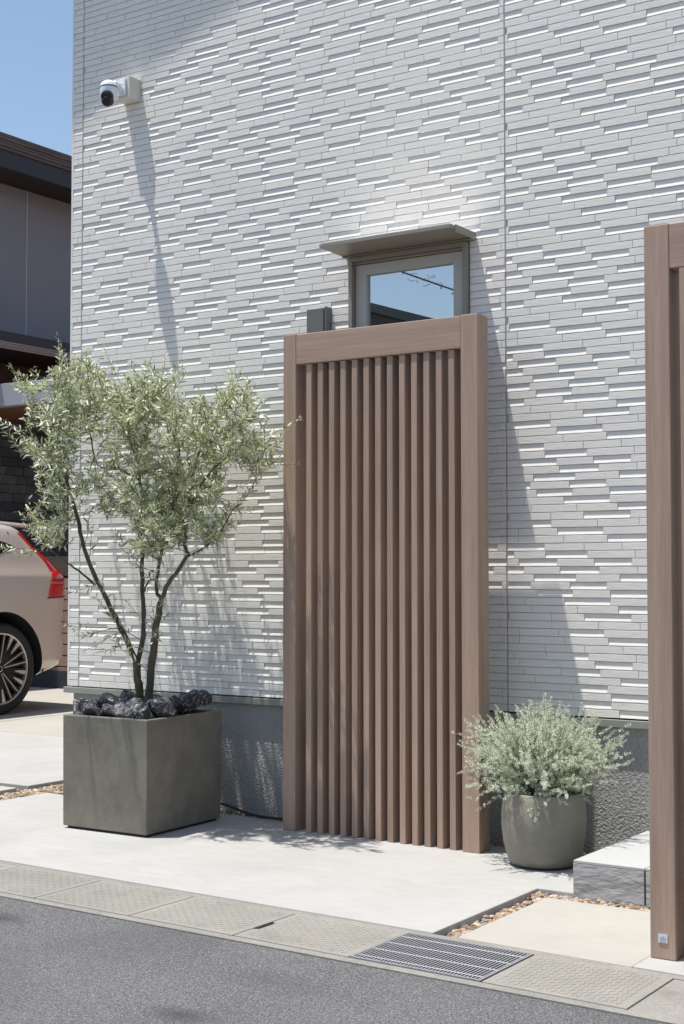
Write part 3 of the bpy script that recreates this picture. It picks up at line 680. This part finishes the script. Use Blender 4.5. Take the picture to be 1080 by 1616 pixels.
# crown volumes: centre x, y, z, radii, number of twigs
blobs = [(-5.27, -.60, 2.06, .27, .20, .24, 96), (-4.98, -.52, 2.08, .26, .22, .22, 92), (-4.72, -.48, 2.00, .20, .20, .21, 66), (-5.42, -.62, 1.93, .20, .16, .16, 40),
         (-4.25, -.54, 1.92, .27, .18, .19, 92), (-4.40, -.54, 1.72, .22, .2, .16, 56), (-5.36, -.63, 1.58, .20, .17, .19, 58), (-5.46, -.63, 1.42, .14, .12, .10, 18),
         (-4.66, -.54, 1.60, .19, .2, .17, 62), (-4.50, -.56, 1.50, .17, .18, .13, 30), (-4.85, -.50, 1.85, .2, .18, .16, 44), (-4.05, -.50, 1.80, .14, .14, .14, 28),
         (-4.23, -.56, 1.52, .15, .14, .14, 26), (-5.03, -.60, 1.62, .10, .12, .14, 9), (-5.19, -.58, 2.26, .16, .1, .10, 12), (-4.10, -.52, 2.05, .13, .1, .10, 14),
         (-4.66, -.50, 2.2, .14, .1, .08, 10), (-5.25, -.6, 1.78, .16, .15, .12, 24), (-3.99, -.45, 1.82, .09, .06, .08, 8), (-4.63, -.56, 1.38, .12, .12, .09, 18), (-4.55, -.56, 1.45, .15, .14, .11, 22), (-4.86, -.52, 1.50, .12, .12, .13, 12), (-5.02, -.6, 1.66, .12, .12, .13, 14), (-4.30, -.56, 1.44, .13, .12, .10, 16)]
for (x, y, z, a, b_, c_, n_) in blobs:
    n_ = int(n_ * 1.45)
    n_ = int(n_ * (.98 if x > -4.75 else .98))
    if x < -5.3: n_ = int(n_ * .62); x += .04; b_ += .04
    clus = []
    for _ in range(max(3, n_ // 9)):
        d_ = Vector([rnd.gauss(0, 1) for _ in range(3)]).normalized(); clus.append(d_ * rnd.uniform(.35, .95))
    for _ in range(n_):
        while True:
            u = Vector([rnd.uniform(-1, 1) for _ in range(3)])
            if .15 < u.length < 1: break
        if rnd.random() < .62:
            u = clus[rnd.randrange(len(clus))] + Vector([rnd.gauss(0, .17) for _ in range(3)])
        tgt = Vector((x + u.x * a, y + u.y * b_, z + u.z * c_))
        dl = max(-.45 if x < -5.1 else -.26, min(.38 if x < -4.4 else .30, rnd.gauss(.0, .17))); tgt += Vector((-(.72 if x > -4.75 else 1.0) * dl, dl, .04 * dl)); tgt.y = min(tgt.y, -.05); tgt.x = -4.70 + (tgt.x + 4.70) * .925
        cand = min(skel, key=lambda q: (q - tgt).length + .5 * max(0, q.z - tgt.z) + rnd.uniform(0, .06))
        if (cand - tgt).length > .60: cand = cand.lerp(tgt, 1 - .60 / (cand - tgt).length)
        td = (tgt - cand).normalized() * .5 + Vector((u.x * .5, u.y * .3, .55)); td.normalize()
        grow_twig(cand, tgt, td, rnd.randint(7, 11), bud=.6 if x > -5.1 else .3)
        if rnd.random() < .5: skel.append(tgt); skel.append(cand.lerp(tgt, .6))
# sparse low sprays and the long one reaching left
for p0, p1, nl in [((-5.3, -.62, 1.35), (-5.60, -.66, 1.36), 12), ((-5.3, -.62, 1.35), (-5.50, -.66, 1.33), 9), ((-4.88, -.56, .96), (-5.02, -.64, .92), 9), ((-4.86, -.56, .94), (-4.98, -.64, .86), 8),
                   ((-4.87, -.56, .97), (-4.92, -.63, 1.06), 7), ((-4.95, -.58, 1.10), (-4.90, -.66, 1.15), 7), ((-4.87, -.55, .95), (-5.10, -.64, .96), 9), ((-4.66, -.55, .83), (-4.74, -.63, .88), 6),
                   ((-4.65, -.55, .98), (-4.60, -.62, 1.03), 6), ((-4.66, -.55, .95), (-4.74, -.60, 1.04), 6), ((-4.65, -.54, 1.0), (-4.52, -.60, 1.02), 5), ((-4.68, -.55, .72), (-4.72, -.62, .80), 5),
                   ((-4.64, -.54, 1.15), (-4.60, -.60, 1.20), 5), ((-4.72, -.50, 1.2), (-4.75, -.58, 1.28), 5), ((-5.05, -.60, 1.30), (-4.98, -.66, 1.40), 6), ((-4.80, -.5, .9), (-4.86, -.6, .98), 6),
                   ((-4.86, -.56, .92), (-4.83, -.64, .86), 5), ((-4.17, -.56, 1.52), (-4.05, -.56, 1.62), 8), ((-4.1, -.5, 1.85), (-3.93, -.42, 1.93), 8), ((-4.1, -.5, 1.75), (-3.95, -.42, 1.74), 8),
                   ((-4.78, -.49, 1.25), (-4.86, -.55, 1.34), 7), ((-4.79, -.49, 1.30), (-4.70, -.55, 1.36), 7), ((-4.64, -.53, 1.28), (-4.57, -.6, 1.30), 8), ((-4.64, -.53, 1.22), (-4.74, -.58, 1.26), 7), ((-4.62, -.55, 1.10), (-4.54, -.62, 1.08), 7), ((-4.40, -.6, 1.32), (-4.30, -.64, 1.33), 8),
                   ((-4.66, -.55, .90), (-4.58, -.62, .93), 6), ((-4.41, -.6, 1.36), (-4.48, -.66, 1.42), 8), ((-4.90, -.57, 1.0), (-4.84, -.64, 1.08), 7), ((-4.82, -.55, .88), (-4.92, -.62, .84), 6), ((-5.0, -.59, 1.18), (-5.08, -.66, 1.14), 6), ((-5.08, -.6, 1.38), (-5.0, -.66, 1.48), 8), ((-4.3, -.6, 1.36), (-4.2, -.62, 1.40), 8),
                   ((-5.4, -.64, 1.95), (-5.62, -.66, 2.02), 11), ((-5.4, -.64, 1.85), (-5.56, -.66, 1.94), 10), ((-4.9, -.45, 2.1), (-5.02, -.5, 2.33), 8), ((-5.2, -.6, 2.2), (-5.27, -.6, 2.40), 8)]:
    grow_twig(Vector(p0), Vector(p1), (Vector(p1) - Vector(p0)).normalized() + Vector((0, 0, .2)), nl, bud=.35)
twig.build('twigs', MT['bark'], tree, kind='stuff')
buds.build('flower_buds', MT['bloom'], tree, kind='stuff')
key = sorted(range(len(leaf_list)), key=lambda i: -((leaf_list[i][0][5] - leaf_list[i][0][0]).cross(Vector((-.55, .83, 0))).length) / (leaf_list[i][0][0] - cpos).length)
big = set(key[:260]); fol = B()
for i, (v, f) in enumerate(leaf_list):
    if i in big:
        b = B().add(v, f); b.build('leaf', MT['olive'], tree)
    else: fol.add(v, f)
fol.build('foliage', MT['olive'], tree, kind='stuff')

# ------------------------------------------------------------------ round pot and silver shrub
pc = Vector((-2.655, -.352, 0))
pot = thing('round_pot', 'rounded grey-green pot holding the silver shrub beside the step', 'pot', pc)
prof = [(0, .006), (.115, .006), (.135, .010), (.150, .035), (.166, .10), (.174, .17), (.174, .22), (.168, .27), (.160, .305), (.157, .3085), (.150, .3085), (.147, .305), (.149, .27), (.149, .262)]
B().lathe([(r * 1.03, h) for r, h in prof], pc, n=72).build('shell', MT['pot'], pot, smooth=True, angle=60)
B().lathe([(0, 0), (.118, 0), (.118, .008), (0, .008)], pc, n=40).build('foot', MT['rubber'], pot)
b = B(); ss = [(0, .274)] + [(.153 * k / 6, .272 + .006 * rnd.uniform(-1, 1)) for k in range(1, 7)]
b.lathe(ss, pc, n=32).build('soil', MT['soil'], pot)
shrub = thing('silver_shrub', 'bushy silver-green shrub with tiny leaves spilling from the round pot', 'shrub', (pc.x, pc.y, .27))
stems = B(); lf = B(); base0 = Vector((pc.x, pc.y, .27))
def small_leaf(q, d, L, W):
    s = d.cross(Vector((rnd.uniform(-1, 1), rnd.uniform(-1, 1), rnd.uniform(-1, 1))));
    if s.length < .01: return
    s.normalize(); n_ = s.cross(d); m_ = q + d * L * .5
    lf.add([q, m_ + s * W * .5 + n_ * W * .15, q + d * L, m_ - s * W * .5 + n_ * W * .15], [(0, 1, 2), (0, 2, 3)])
def sprig(q0, dirv, length, step=.0052):
    n_ = max(3, int(length / step)); d = dirv.normalized(); q = q0.copy(); pts = [q0.copy()]
    for k in range(n_):
        d = (d + Vector([rnd.gauss(0, .08) for _ in range(3)]) + Vector((0, 0, .004))).normalized(); q = q + d * step; pts.append(q.copy())
        o_ = d.orthogonal().normalized(); a = k * .8 + rnd.uniform(0, .5); t = k / n_
        for j in range(3):
            dd = Matrix.Rotation(a + j * 2.094, 3, d) @ o_
            small_leaf(q, (d * rnd.uniform(.3, .8) + dd).normalized(), rnd.uniform(.008, .0135) * (1.05 - .45 * t), rnd.uniform(.0030, .0046))
    stems.tube(pts[::3] + [pts[-1]], .0007, 3, cap=False)
for i in range(430):
    az = rnd.uniform(0, 2 * math.pi); el = R(rnd.choice([rnd.uniform(5, 40), rnd.uniform(25, 60), rnd.uniform(45, 88)]))
    ex, ey, ez = (.395 if math.cos(az) < 0 else .375), .29, .335
    L_ = rnd.uniform(.72, 1.03) if rnd.random() > .4 else rnd.uniform(.45, .8)
    tip = base0 + Vector((math.cos(az) * math.cos(el) * ex, math.sin(az) * math.cos(el) * ey, math.sin(el) * ez + .03 + .07 * math.cos(el))) * L_
    if el < R(14): tip.z -= rnd.uniform(0, .08)
    st = base0 + Vector((math.cos(az), math.sin(az), 0)) * rnd.uniform(0, .075)
    mid = st.lerp(tip, .5) + Vector((0, 0, .05 * math.cos(el)))
    pts = [st.lerp(mid, t).lerp(mid.lerp(tip, t), t) for t in [k / 7 for k in range(8)]]
    stems.tube(pts, [.0022 - .0015 * k / 7 for k in range(8)], 4, cap=False)
    td = (pts[-1] - pts[-2]).normalized(); sprig(pts[-1], td, rnd.uniform(.03, .06))
    for k in range(3, 8):
        for _ in range(3):
            q = pts[k - 1].lerp(pts[k], rnd.random()); dv_ = (td * .8 + Vector([rnd.gauss(0, 1.2) for _ in range(3)]) + Vector((0, 0, .15))).normalized()
            sprig(q, dv_, rnd.uniform(.012, .034))
# a few long strays
for t_, in [((-3.02, -.36, .565),), ((-3.05, -.40, .53),), ((-2.66, -.33, .70),), ((-2.63, -.36, .68),), ((-2.29, -.36, .60),), ((-2.31, -.30, .56),), ((-2.93, -.47, .27),), ((-2.62, -.54, .25),), ((-2.60, -.53, .23),),
            ((-2.98, -.42, .40),), ((-2.78, -.3, .62),), ((-2.45, -.33, .62),), ((-2.90, -.30, .60),), ((-2.87, -.50, .24),)]:
    tip = Vector(t_); st = base0 + (tip - base0) * .12; mid = st.lerp(tip, .6) + Vector((0, 0, .06))
    pts = [st.lerp(mid, t).lerp(mid.lerp(tip, t), t) for t in [k / 9 for k in range(10)]]
    stems.tube(pts, .0012, 4, cap=False)
    for k in range(3, 10): sprig(pts[k], (pts[k] - pts[k - 1]).normalized() + Vector([rnd.gauss(0, .35) for _ in range(3)]), rnd.uniform(.018, .035))
stems.build('stems', MT['shrubstem'], shrub, kind='stuff')
lf.build('foliage', MT['shrubleaf'], shrub, kind='stuff')

# ------------------------------------------------------------------ tiled step
sx0, sy0, sz = -2.327, -.778, .1255
step = thing('entrance_step', 'low grey tiled entrance step between the pot and the gate screen', 'step', (-1.6, -.4, 0))
B().box(sx0 + .010, -.6, sy0 + .010, -.02, -.06, sz - .0105).build('core', MT['grout'], step)
fx = [sx0, -2.036, -1.738, -1.44, -1.142, -.844]
for a, c_ in zip(fx[:-1], fx[1:]):
    B().box(a + (.003 if a > sx0 + .01 else 0), c_ - .004, sy0, sy0 + .0095, -.03, sz - .0115).build('side_tile', MT['stepside'], step, bevel=.0012)
ys = [sy0 - .001, -.478, -.178, -.03]
for a, c_ in zip(fx[:-1], fx[1:]):
    for p_, q_ in zip(ys[:-1], ys[1:]): B().box(a + .0015, c_ - .0015, p_ + .001, q_ - .001, sz - .010, sz).build('top_tile', MT['steptop'], step, bevel=.0012)
for p_, q_ in zip(ys[:-1], ys[1:]): B().box(sx0 + .0002, sx0 + .0095, p_ + .012, q_ - .001, -.03, sz - .0115).build('side_tile', MT['stepside'], step)

# black cable lying along the foundation
pts = [(-4.95, -.08, .02), (-4.72, -.06, .035), (-4.62, -.055, .04), (-4.52, -.075, .028), (-4.42, -.10, .016), (-4.33, -.12, .012), (-4.22, -.12, .012), (-4.0, -.10, .012), (-3.85, -.09, .012)]
q, r_ = br(pts, .0075, .0075, jit=.001)
tag(B().tube(q, .0075, 8).build('cable', MT['rubber'], smooth=True), 'black cable on the ground between the planter and slatted screen', 'cable')

# ------------------------------------------------------------------ parked car
CX = -10.30; WY = 2.83
car = thing('parked_car', 'beige metallic car in the driveway, rear wheel and red tail light showing', 'car', (CX, 1.3, 0))
# z, half width, rear y, front y, corner radius
LV = [(.26, .85, 3.30, -1.0, .30), (.32, .90, 3.46, -1.08, .30), (.375, .93, 3.62, -1.14, .31), (.41, .94, 3.715, -1.16, .31), (.46, .945, 3.735, -1.17, .31), (.56, .948, 3.745, -1.18, .31), (.66, .950, 3.725, -1.18, .31), (.76, .950, 3.72, -1.16, .31), (.90, .952, 3.74, -1.12, .32),
      (1.02, .955, 3.75, -1.0, .32), (1.12, .955, 3.75, -.7, .32), (1.19, .952, 3.745, -.3, .32), (1.225, .945, 3.725, .0, .31), (1.25, .925, 3.69, .08, .30), (1.36, .895, 3.57, .26, .28), (1.46, .86, 3.42, .47, .26), (1.56, .825, 3.32, .72, .24),
      (1.62, .80, 3.26, .93, .22), (1.655, .77, 3.21, 1.1, .22), (1.685, .70, 3.10, 1.35, .25), (1.70, .55, 2.9, 1.6, .30)]
def outline(w_, yr, yf, r_, n_=10, seg=26):
    pts = []; r_ = min(r_, w_ * .9)
    bulge = .06
    def arc(cx_, cy_, a0_, a1_):
        for k in range(n_ + 1):
            a = a0_ + (a1_ - a0_) * k / n_; pts.append((cx_ + r_ * math.cos(a), cy_ + r_ * math.sin(a)))
    arc(w_ - r_, yr - r_, 0, math.pi / 2)
    for k in range(1, 8): t = k / 8; pts.append(((w_ - r_) * (1 - 2 * t), yr + bulge * .5 * math.sin(math.pi * t)))
    arc(-w_ + r_, yr - r_, math.pi / 2, math.pi)
    for k in range(1, seg): t = k / seg; pts.append((-w_, (yr - r_) * (1 - t) + (yf + r_) * t))
    arc(-w_ + r_, yf + r_, math.pi, 1.5 * math.pi)
    for k in range(1, 8): t = k / 8; pts.append(((-w_ + r_) * (1 - 2 * t), yf - bulge * math.sin(math.pi * t)))
    arc(w_ - r_, yf + r_, 1.5 * math.pi, 2 * math.pi)
    for k in range(1, seg): t = k / seg; pts.append((w_, (yf + r_) * (1 - t) + (yr - r_) * t))
    return pts
b = B(); rings = [outline(w_, yr, yf, r_) for (z, w_, yr, yf, r_) in LV]; m_ = len(rings[0]); v = []
for (z, *_), rg in zip(LV, rings): v += [(CX + x, y, z) for x, y in rg]
f = [tuple(range(m_ - 1, -1, -1)), tuple((len(LV) - 1) * m_ + j for j in range(m_))]
for l in range(len(LV) - 1):
    for j in range(m_): f.append((l * m_ + j, l * m_ + (j + 1) % m_, (l + 1) * m_ + (j + 1) % m_, (l + 1) * m_ + j))
b.add(v, f); body = b.build('body', MT['paint'], car, smooth=True)
cut = B()
for wy in (WY, 0.0 - .03):
    cut.lathe([(0, -1.2), (.475, -1.2), (.475, 1.2), (0, 1.2)], (CX, wy, .425), 'X', 64)
co = cut.build('cutter', MT['well'])
md = body.modifiers.new('b', 'BOOLEAN'); md.operation = 'DIFFERENCE'; md.object = co; md.solver = 'EXACT'
bpy.context.view_layer.update()
dg = bpy.context.evaluated_depsgraph_get(); ev = body.evaluated_get(dg); nm = bpy.data.meshes.new_from_object(ev)
body.modifiers.clear(); body.data = nm; bpy.data.objects.remove(co)
nm.materials.clear(); nm.materials.append(MT['paint']); nm.materials.append(MT['well'])
oy, oz = ORG[body.name][1], ORG[body.name][2]
for p_ in nm.polygons:
    c_ = p_.center; p_.use_smooth = True
    for wy in (WY, -.03):
        if (c_.y + oy - wy) ** 2 + (c_.z + oz - .425) ** 2 < .477 ** 2 and abs(p_.normal.x) < .3 : p_.material_index = 1
    if p_.normal.z < -.9 : p_.material_index = 1
bm = bmesh.new(); bm.from_mesh(nm)
for e in bm.edges:
    if len(e.link_faces) == 2 and e.calc_face_angle(0) > R(35): e.smooth = False
bm.to_mesh(nm)
bm.transform(Matrix.Translation(ORG[body.name])); bvh = BVHTree.FromBMesh(bm); bm.free()
def patch(name, left, right, m_, off=.006, nu=10, nv=40, parent=car, side=1):
    """skin laid on the body between two (y, z) polylines"""
    def at(pl_, t):
        k = t * (len(pl_) - 1); i = min(int(k), len(pl_) - 2); q = k - i
        return (pl_[i][0] * (1 - q) + pl_[i + 1][0] * q, pl_[i][1] * (1 - q) + pl_[i + 1][1] * q)
    P = []
    for j in range(nv + 1):
        a, c_ = at(left, j / nv), at(right, j / nv)
        for i in range(nu + 1):
            y = a[0] + (c_[0] - a[0]) * i / nu; z = a[1] + (c_[1] - a[1]) * i / nu
            h = bvh.ray_cast(Vector((CX + 3 * side, y, z)), Vector((-side, 0, 0)))
            if h[0] is None: h = bvh.find_nearest(Vector((CX + .8 * side, y, z)))
            P.append((h[0], h[1]))
    W = nu + 1; b = B(); n0 = len(P)
    b.add([tuple(p + n_ * off) for p, n_ in P] + [tuple(p - n_ * .004) for p, n_ in P],
          [(j * W + i, j * W + i + 1, (j + 1) * W + i + 1, (j + 1) * W + i) for j in range(nv) for i in range(nu)] +
          [(j * W, (j + 1) * W, n0 + (j + 1) * W, n0 + j * W) for j in range(nv)] + [((j + 1) * W + nu, j * W + nu, n0 + j * W + nu, n0 + (j + 1) * W + nu) for j in range(nv)] +
          [(i + 1, i, n0 + i, n0 + i + 1) for i in range(nu)] + [(nv * W + i, nv * W + i + 1, n0 + nv * W + i + 1, n0 + nv * W + i) for i in range(nu)])
    return b.build(name, m_, parent, smooth=True)
for sd_ in (1, -1):
    patch('tail_light', [(3.12, 1.60), (3.25, 1.47), (3.37, 1.34), (3.42, 1.26), (3.39, 1.15)], [(3.18, 1.60), (3.33, 1.47), (3.51, 1.33), (3.70, 1.225), (3.715, 1.15)], MT['red'], side=sd_)
    patch('tail_light', [(3.388, 1.142), (3.375, 1.09), (3.36, 1.02)], [(3.715, 1.142), (3.71, 1.09), (3.69, 1.035)], MT['red'], side=sd_)
    patch('tail_light_edge', [(3.355, 1.018), (3.35, 1.005)], [(3.695, 1.033), (3.69, 1.02)], MT['reddark'], side=sd_, nv=2)
    patch('side_window', [(.62, 1.30), (.95, 1.30), (1.5, 1.32), (2.0, 1.34), (2.5, 1.365), (2.80, 1.385), (3.02, 1.462)], [(.64, 1.33), (.98, 1.52), (1.5, 1.575), (2.0, 1.58), (2.5, 1.575), (2.80, 1.545), (3.04, 1.475)], MT['carglass'], side=sd_, off=.003)
    patch('lower_trim', [(3.30, .40), (3.40, .33), (3.52, .31)], [(3.30, .385), (3.40, .315), (3.52, .29)], MT['ndark'], side=sd_, nu=3, nv=8, off=.004)
# roof spoiler
b = B(); b.add([(CX - .72, 2.95, 1.668), (CX + .72, 2.95, 1.668), (CX + .77, 3.30, 1.648), (CX - .77, 3.30, 1.648), (CX - .70, 2.95, 1.705), (CX + .70, 2.95, 1.705), (CX + .76, 3.29, 1.682), (CX - .76, 3.29, 1.682)],
      [(3, 2, 1, 0), (4, 5, 6, 7), (0, 1, 5, 4), (1, 2, 6, 5), (2, 3, 7, 6), (3, 0, 4, 7)])
b.build('spoiler', MT['paint'], car, bevel=.012)
patch('rear_window', [(2.99, 1.60), (3.0, 1.60)], [(3.0, 1.60), (3.01, 1.60)], MT['carglass'], nv=2, nu=2)
def wheel(x, y, sgn):
    zc = .402
    t_ = B().lathe([(.315, -.11), (.37, -.125), (.392, -.11), (.402, -.08), (.402, .08), (.392, .105), (.375, .118), (.35, .122), (.325, .115), (.315, .10), (.300, .07), (.300, -.11)], (x, y, zc), 'X', 72, closed=True)
    tyre = t_.build('wheel', MT['tyre'], car, smooth=True, angle=35)
    fx_ = x + sgn * .09
    r_ = B(); r_.lathe([(.300, -.02), (.300, .02), (.308, .024), (.316, .018), (.316, 0)], (fx_, y, zc), 'X', 72); r_.build('rim_edge', MT['rimsilver'], tyre, smooth=True, angle=40)
    r_ = B(); r_.lathe([(0, -.11 * sgn), (.30, -.11 * sgn)], (fx_, y, zc), 'X', 48)
    r_.lathe([(.05, .004 * sgn - .01 * sgn), (.05, .004 * sgn), (0, .006 * sgn)], (fx_, y, zc), 'X', 24)
    for k in range(5):
        a0_ = 2 * math.pi * k / 5 + .31
        for da, w0, w1 in ((-.16, .018, .026), (.16, .018, .026), (.47, .010, .038), (.79, .010, .038)):
            a = a0_ + da; d = Vector((0, math.cos(a), math.sin(a))); s = Vector((0, -math.sin(a), math.cos(a)))
            c1 = Vector((fx_ - sgn * .004, y, zc)) + d * .045; c2 = Vector((fx_ + sgn * .004, y, zc)) + d * .303
            th = Vector((-sgn * .03, 0, 0))
            vs = [c1 - s * w0, c1 + s * w0, c2 + s * w1, c2 - s * w1]; vs += [q + th for q in vs]
            r_.add(vs, [(0, 1, 2, 3), (7, 6, 5, 4), (0, 4, 5, 1), (1, 5, 6, 2), (2, 6, 7, 3), (3, 7, 4, 0)])
    r_.build('spokes', MT['rimblack'], tyre)
    r_ = B()
    for k in range(5):
        a0_ = 2 * math.pi * k / 5 + .31
        for da, ra, rb, w0, w1 in ((-.16, .05, .30, .0035, .0045), (.16, .05, .30, .0035, .0045), (.47, .18, .302, .004, .020), (.79, .18, .302, .004, .020)):
            a = a0_ + da; d = Vector((0, math.cos(a), math.sin(a))); s = Vector((0, -math.sin(a), math.cos(a)))
            e = Vector((sgn * .0035, 0, 0)); f0 = lambda rr: Vector((fx_ - sgn * .004 + sgn * .008 * (rr - .045) / .258, y, zc)) + e
            c1, c2 = f0(ra) + d * ra, f0(rb) + d * rb
            vs = [c1 - s * w0, c1 + s * w0, c2 + s * w1, c2 - s * w1]; vs += [q - e for q in vs]
            r_.add(vs, [(0, 1, 2, 3), (0, 4, 5, 1), (1, 5, 6, 2), (2, 6, 7, 3), (3, 7, 4, 0)])
    r_.lathe([(.026, .004 * sgn), (.026, .010 * sgn), (.020, .012 * sgn), (.018, .010 * sgn)], (fx_, y, zc), 'X', 24)
    r_.build('rim_facing', MT['rimsilver'], tyre)
for sgn in (1, -1):
    wheel(CX + sgn * .82, WY, sgn); wheel(CX + sgn * .82, -.03, sgn)

# ------------------------------------------------------------------ neighbouring house on the left
nh = thing('neighbour_house', 'grey neighbouring house with dark eaves and stone brick lower wall', 'house', (-13, 7, 0))
B().box(-20, -13, 3.5, 14, 3.95, 6.02).build('upper_wall', MT['nwall'], nh)
for y in (6.55,): B().box(-13.001, -12.9985, y - .004, y + .004, 3.96, 6.0).build('wall_seam', MT['mortar'], nh)
B().box(-20, -12.5, 3.0, 15, 6.00, 6.03).build('soffit', MT['nsoffit'], nh)
B().box(-12.5, -12.46, 3.0, 15, 6.0, 6.21).build('fascia', MT['ndark'], nh, bevel=.005)
b = B()
for k in range(5): b.box(-12.55, -12.44 + .006 * (k % 2) + .012 * k, 3.0, 15, 6.212 + k * .034, 6.243 + k * .034)
b.build('roof_edge', MT['nroof'], nh)
B().add([(-12.4, 3, 6.385), (-12.4, 15, 6.385), (-16.5, 15, 7.9), (-16.5, 3, 7.9), (-20.5, 3, 6.385), (-20.5, 15, 6.385)], [(0, 1, 2, 3), (3, 2, 5, 4), (0, 3, 4), (1, 5, 2), (0, 4, 5, 1)]).build('roof', MT['nroof'], nh)
B().box(-12.98, -12.1, 3.2, 14, 3.79, 3.99).build('lower_roof', MT['ndark'], nh, bevel=.005)
b = B()
for k in range(4): b.box(-12.098, -12.085 + .004 * (k % 2), 3.2, 14, 3.792 + k * .021, 3.807 + k * .021)
b.build('ribbed_fascia', MT['nrib'], nh)
B().box(-20, -13.03, 3.6, 14, 0, 3.94).build('lower_wall', MT['nbrown'], nh)
lw = B().box(-13.028, -13.02, 3.7, 10.5, 0, 3.2).build('mortar_bed', MT['pit'], nh)
bm1 = {}
for L_ in (.20, .30, .42): bm1[L_] = B().box(-.019, .012, 0, L_ - .008, 0, .103).mesh('brick', MT['nbrick'])
z = .02; ct = 0
while z < 3.1:
    y = 5.0 - rnd.uniform(0, .3)
    while y < 8.2:
        L_ = rnd.choice([.20, .30, .42])
        inst('brick', bm1[L_], (-13.0 + rnd.uniform(-.006, .01), y, z), lw); y += L_; ct += 1
    z += .11
# carport beam with wooden ceiling
cp = thing('carport', 'carport roof with pale beam and brown wooden ceiling behind the car', 'carport', (-11, 6, 0))
B().box(-12.95, -7.0, 5.0, 5.12, 3.07, 3.32).build('beam', MT['beam'], cp, bevel=.004)
B().box(-12.95, -7.0, 5.121, 8.0, 3.10, 3.14).build('ceiling', MT['ceil'], cp)
B().box(-7.2, -7.08, 5.13, 5.25, 0, 3.099).build('post', MT['ndark'], cp)
B().box(-12.9, -12.78, 7.8, 7.92, 0, 3.099).build('post', MT['ndark'], cp)
# horizontal slat fence
fn = thing('slat_fence', 'brown horizontal slat fence standing behind the parked car', 'fence', (-10.5, 5.25, 0))
sl_ = B().box(-12.9, -7.3, -.01, .01, 0, .108).mesh('slat', MT['slatbrown'], off=(-10.5, 0, 0))
for k in range(9): inst('slat', sl_, (-10.5, 5.25, .12 + k * .12), fn)
B().box(-12.9, -7.3, 5.235, 5.265, 1.212, 1.42).build('top_board', MT['nbrown'], fn)
B().box(-12.9, -7.3, 5.28, 5.33, 0, 1.40).build('backing', MT['pit'], fn)
B().box(-12.9, -7.3, 5.21, 5.2395, 0, .19).build('base', MT['ndark'], fn)

# ------------------------------------------------------------------ across the street (seen in the window)
oh = thing('opposite_house', 'house across the street, its dark gable roof reflected in the window', 'house', (-13, -17, 0))
B().prism([(-17.5, -20.5), (-9.2, -20.5), (-9.2, -14.2), (-17.5, -14.2)], 0, 4.6).build('wall', MT['opp'], oh)
def gz(x): return 5.757 - .32 * abs(x + 13.2) + .17
v = []
for y in (-13.9, -21):
    for x in (-18, -13.2, -8.6): v += [(x, y, gz(x) - .15), (x, y, gz(x))]
B().add(v, [(0, 2, 3, 1), (2, 4, 5, 3), (6, 7, 9, 8), (8, 9, 11, 10), (1, 3, 9, 7), (3, 5, 11, 9), (0, 6, 8, 2), (2, 8, 10, 4), (0, 1, 7, 6), (4, 10, 11, 5)]).build('roof', MT['opproof'], oh)
B().add([(-17.5, -14.2, 4.6), (-9.2, -14.2, 4.6), (-9.2, -14.2, gz(-9.2) - .17), (-13.2, -14.2, gz(-13.2) - .17), (-17.5, -14.2, gz(-17.5) - .17)], [(0, 1, 2, 3, 4)]).build('gable', MT['opp'], oh)
for x in (-16, -14, -11.6):
    f_ = B().box(x - .5, x + .5, -14.2, -14.17, 1.1, 2.3).build('window', MT['sash'], oh); B().box(x - .45, x + .45, -14.169, -14.16, 1.15, 2.25).build('pane', MT['carglass'], f_)
def cable(name, label, a, b_, sag, r_, tendrils=0):
    a, b_ = Vector(a), Vector(b_); n_ = 60
    pts = [a.lerp(b_, k / n_) + Vector((0, 0, -sag * 4 * (k / n_) * (1 - k / n_))) for k in range(n_ + 1)]
    m_ = B().tube(pts, r_, 6)
    for _ in range(tendrils):
        q = pts[rnd.randint(22, 44)].copy(); q += Vector((rnd.uniform(-.2, .2), 0, 0)); d = Vector((rnd.uniform(-1, 1), rnd.uniform(-.4, .4), rnd.uniform(-.8, .8))).normalized(); l = [q.copy()]
        for _ in range(5): d = (d + Vector([rnd.gauss(0, .6) for _ in range(3)])).normalized(); q = q + d * .026; l.append(q.copy())
        m_.tube(l, .0045, 3)
    o = m_.build(name, MT['wire'], smooth=True); tag(o, label, 'power line')
cable('power_line', 'thick overhead power line with tangled vine, reflected in the window glass', (-16.9, -11.9, 8.5), (-4.0, -11.9, 3.07), .25, .014, 110)
cable('power_line', 'thin overhead wire above the vine-covered line, reflected in the window', (-16.9, -11.9, 8.6), (-4.0, -11.9, 3.4), .10, .010)
cable('power_line', 'thin wire crossing the blue sky above the neighbouring roof', (-30, 14, 7.75), (-4, 16, 8.3), .2, .012)
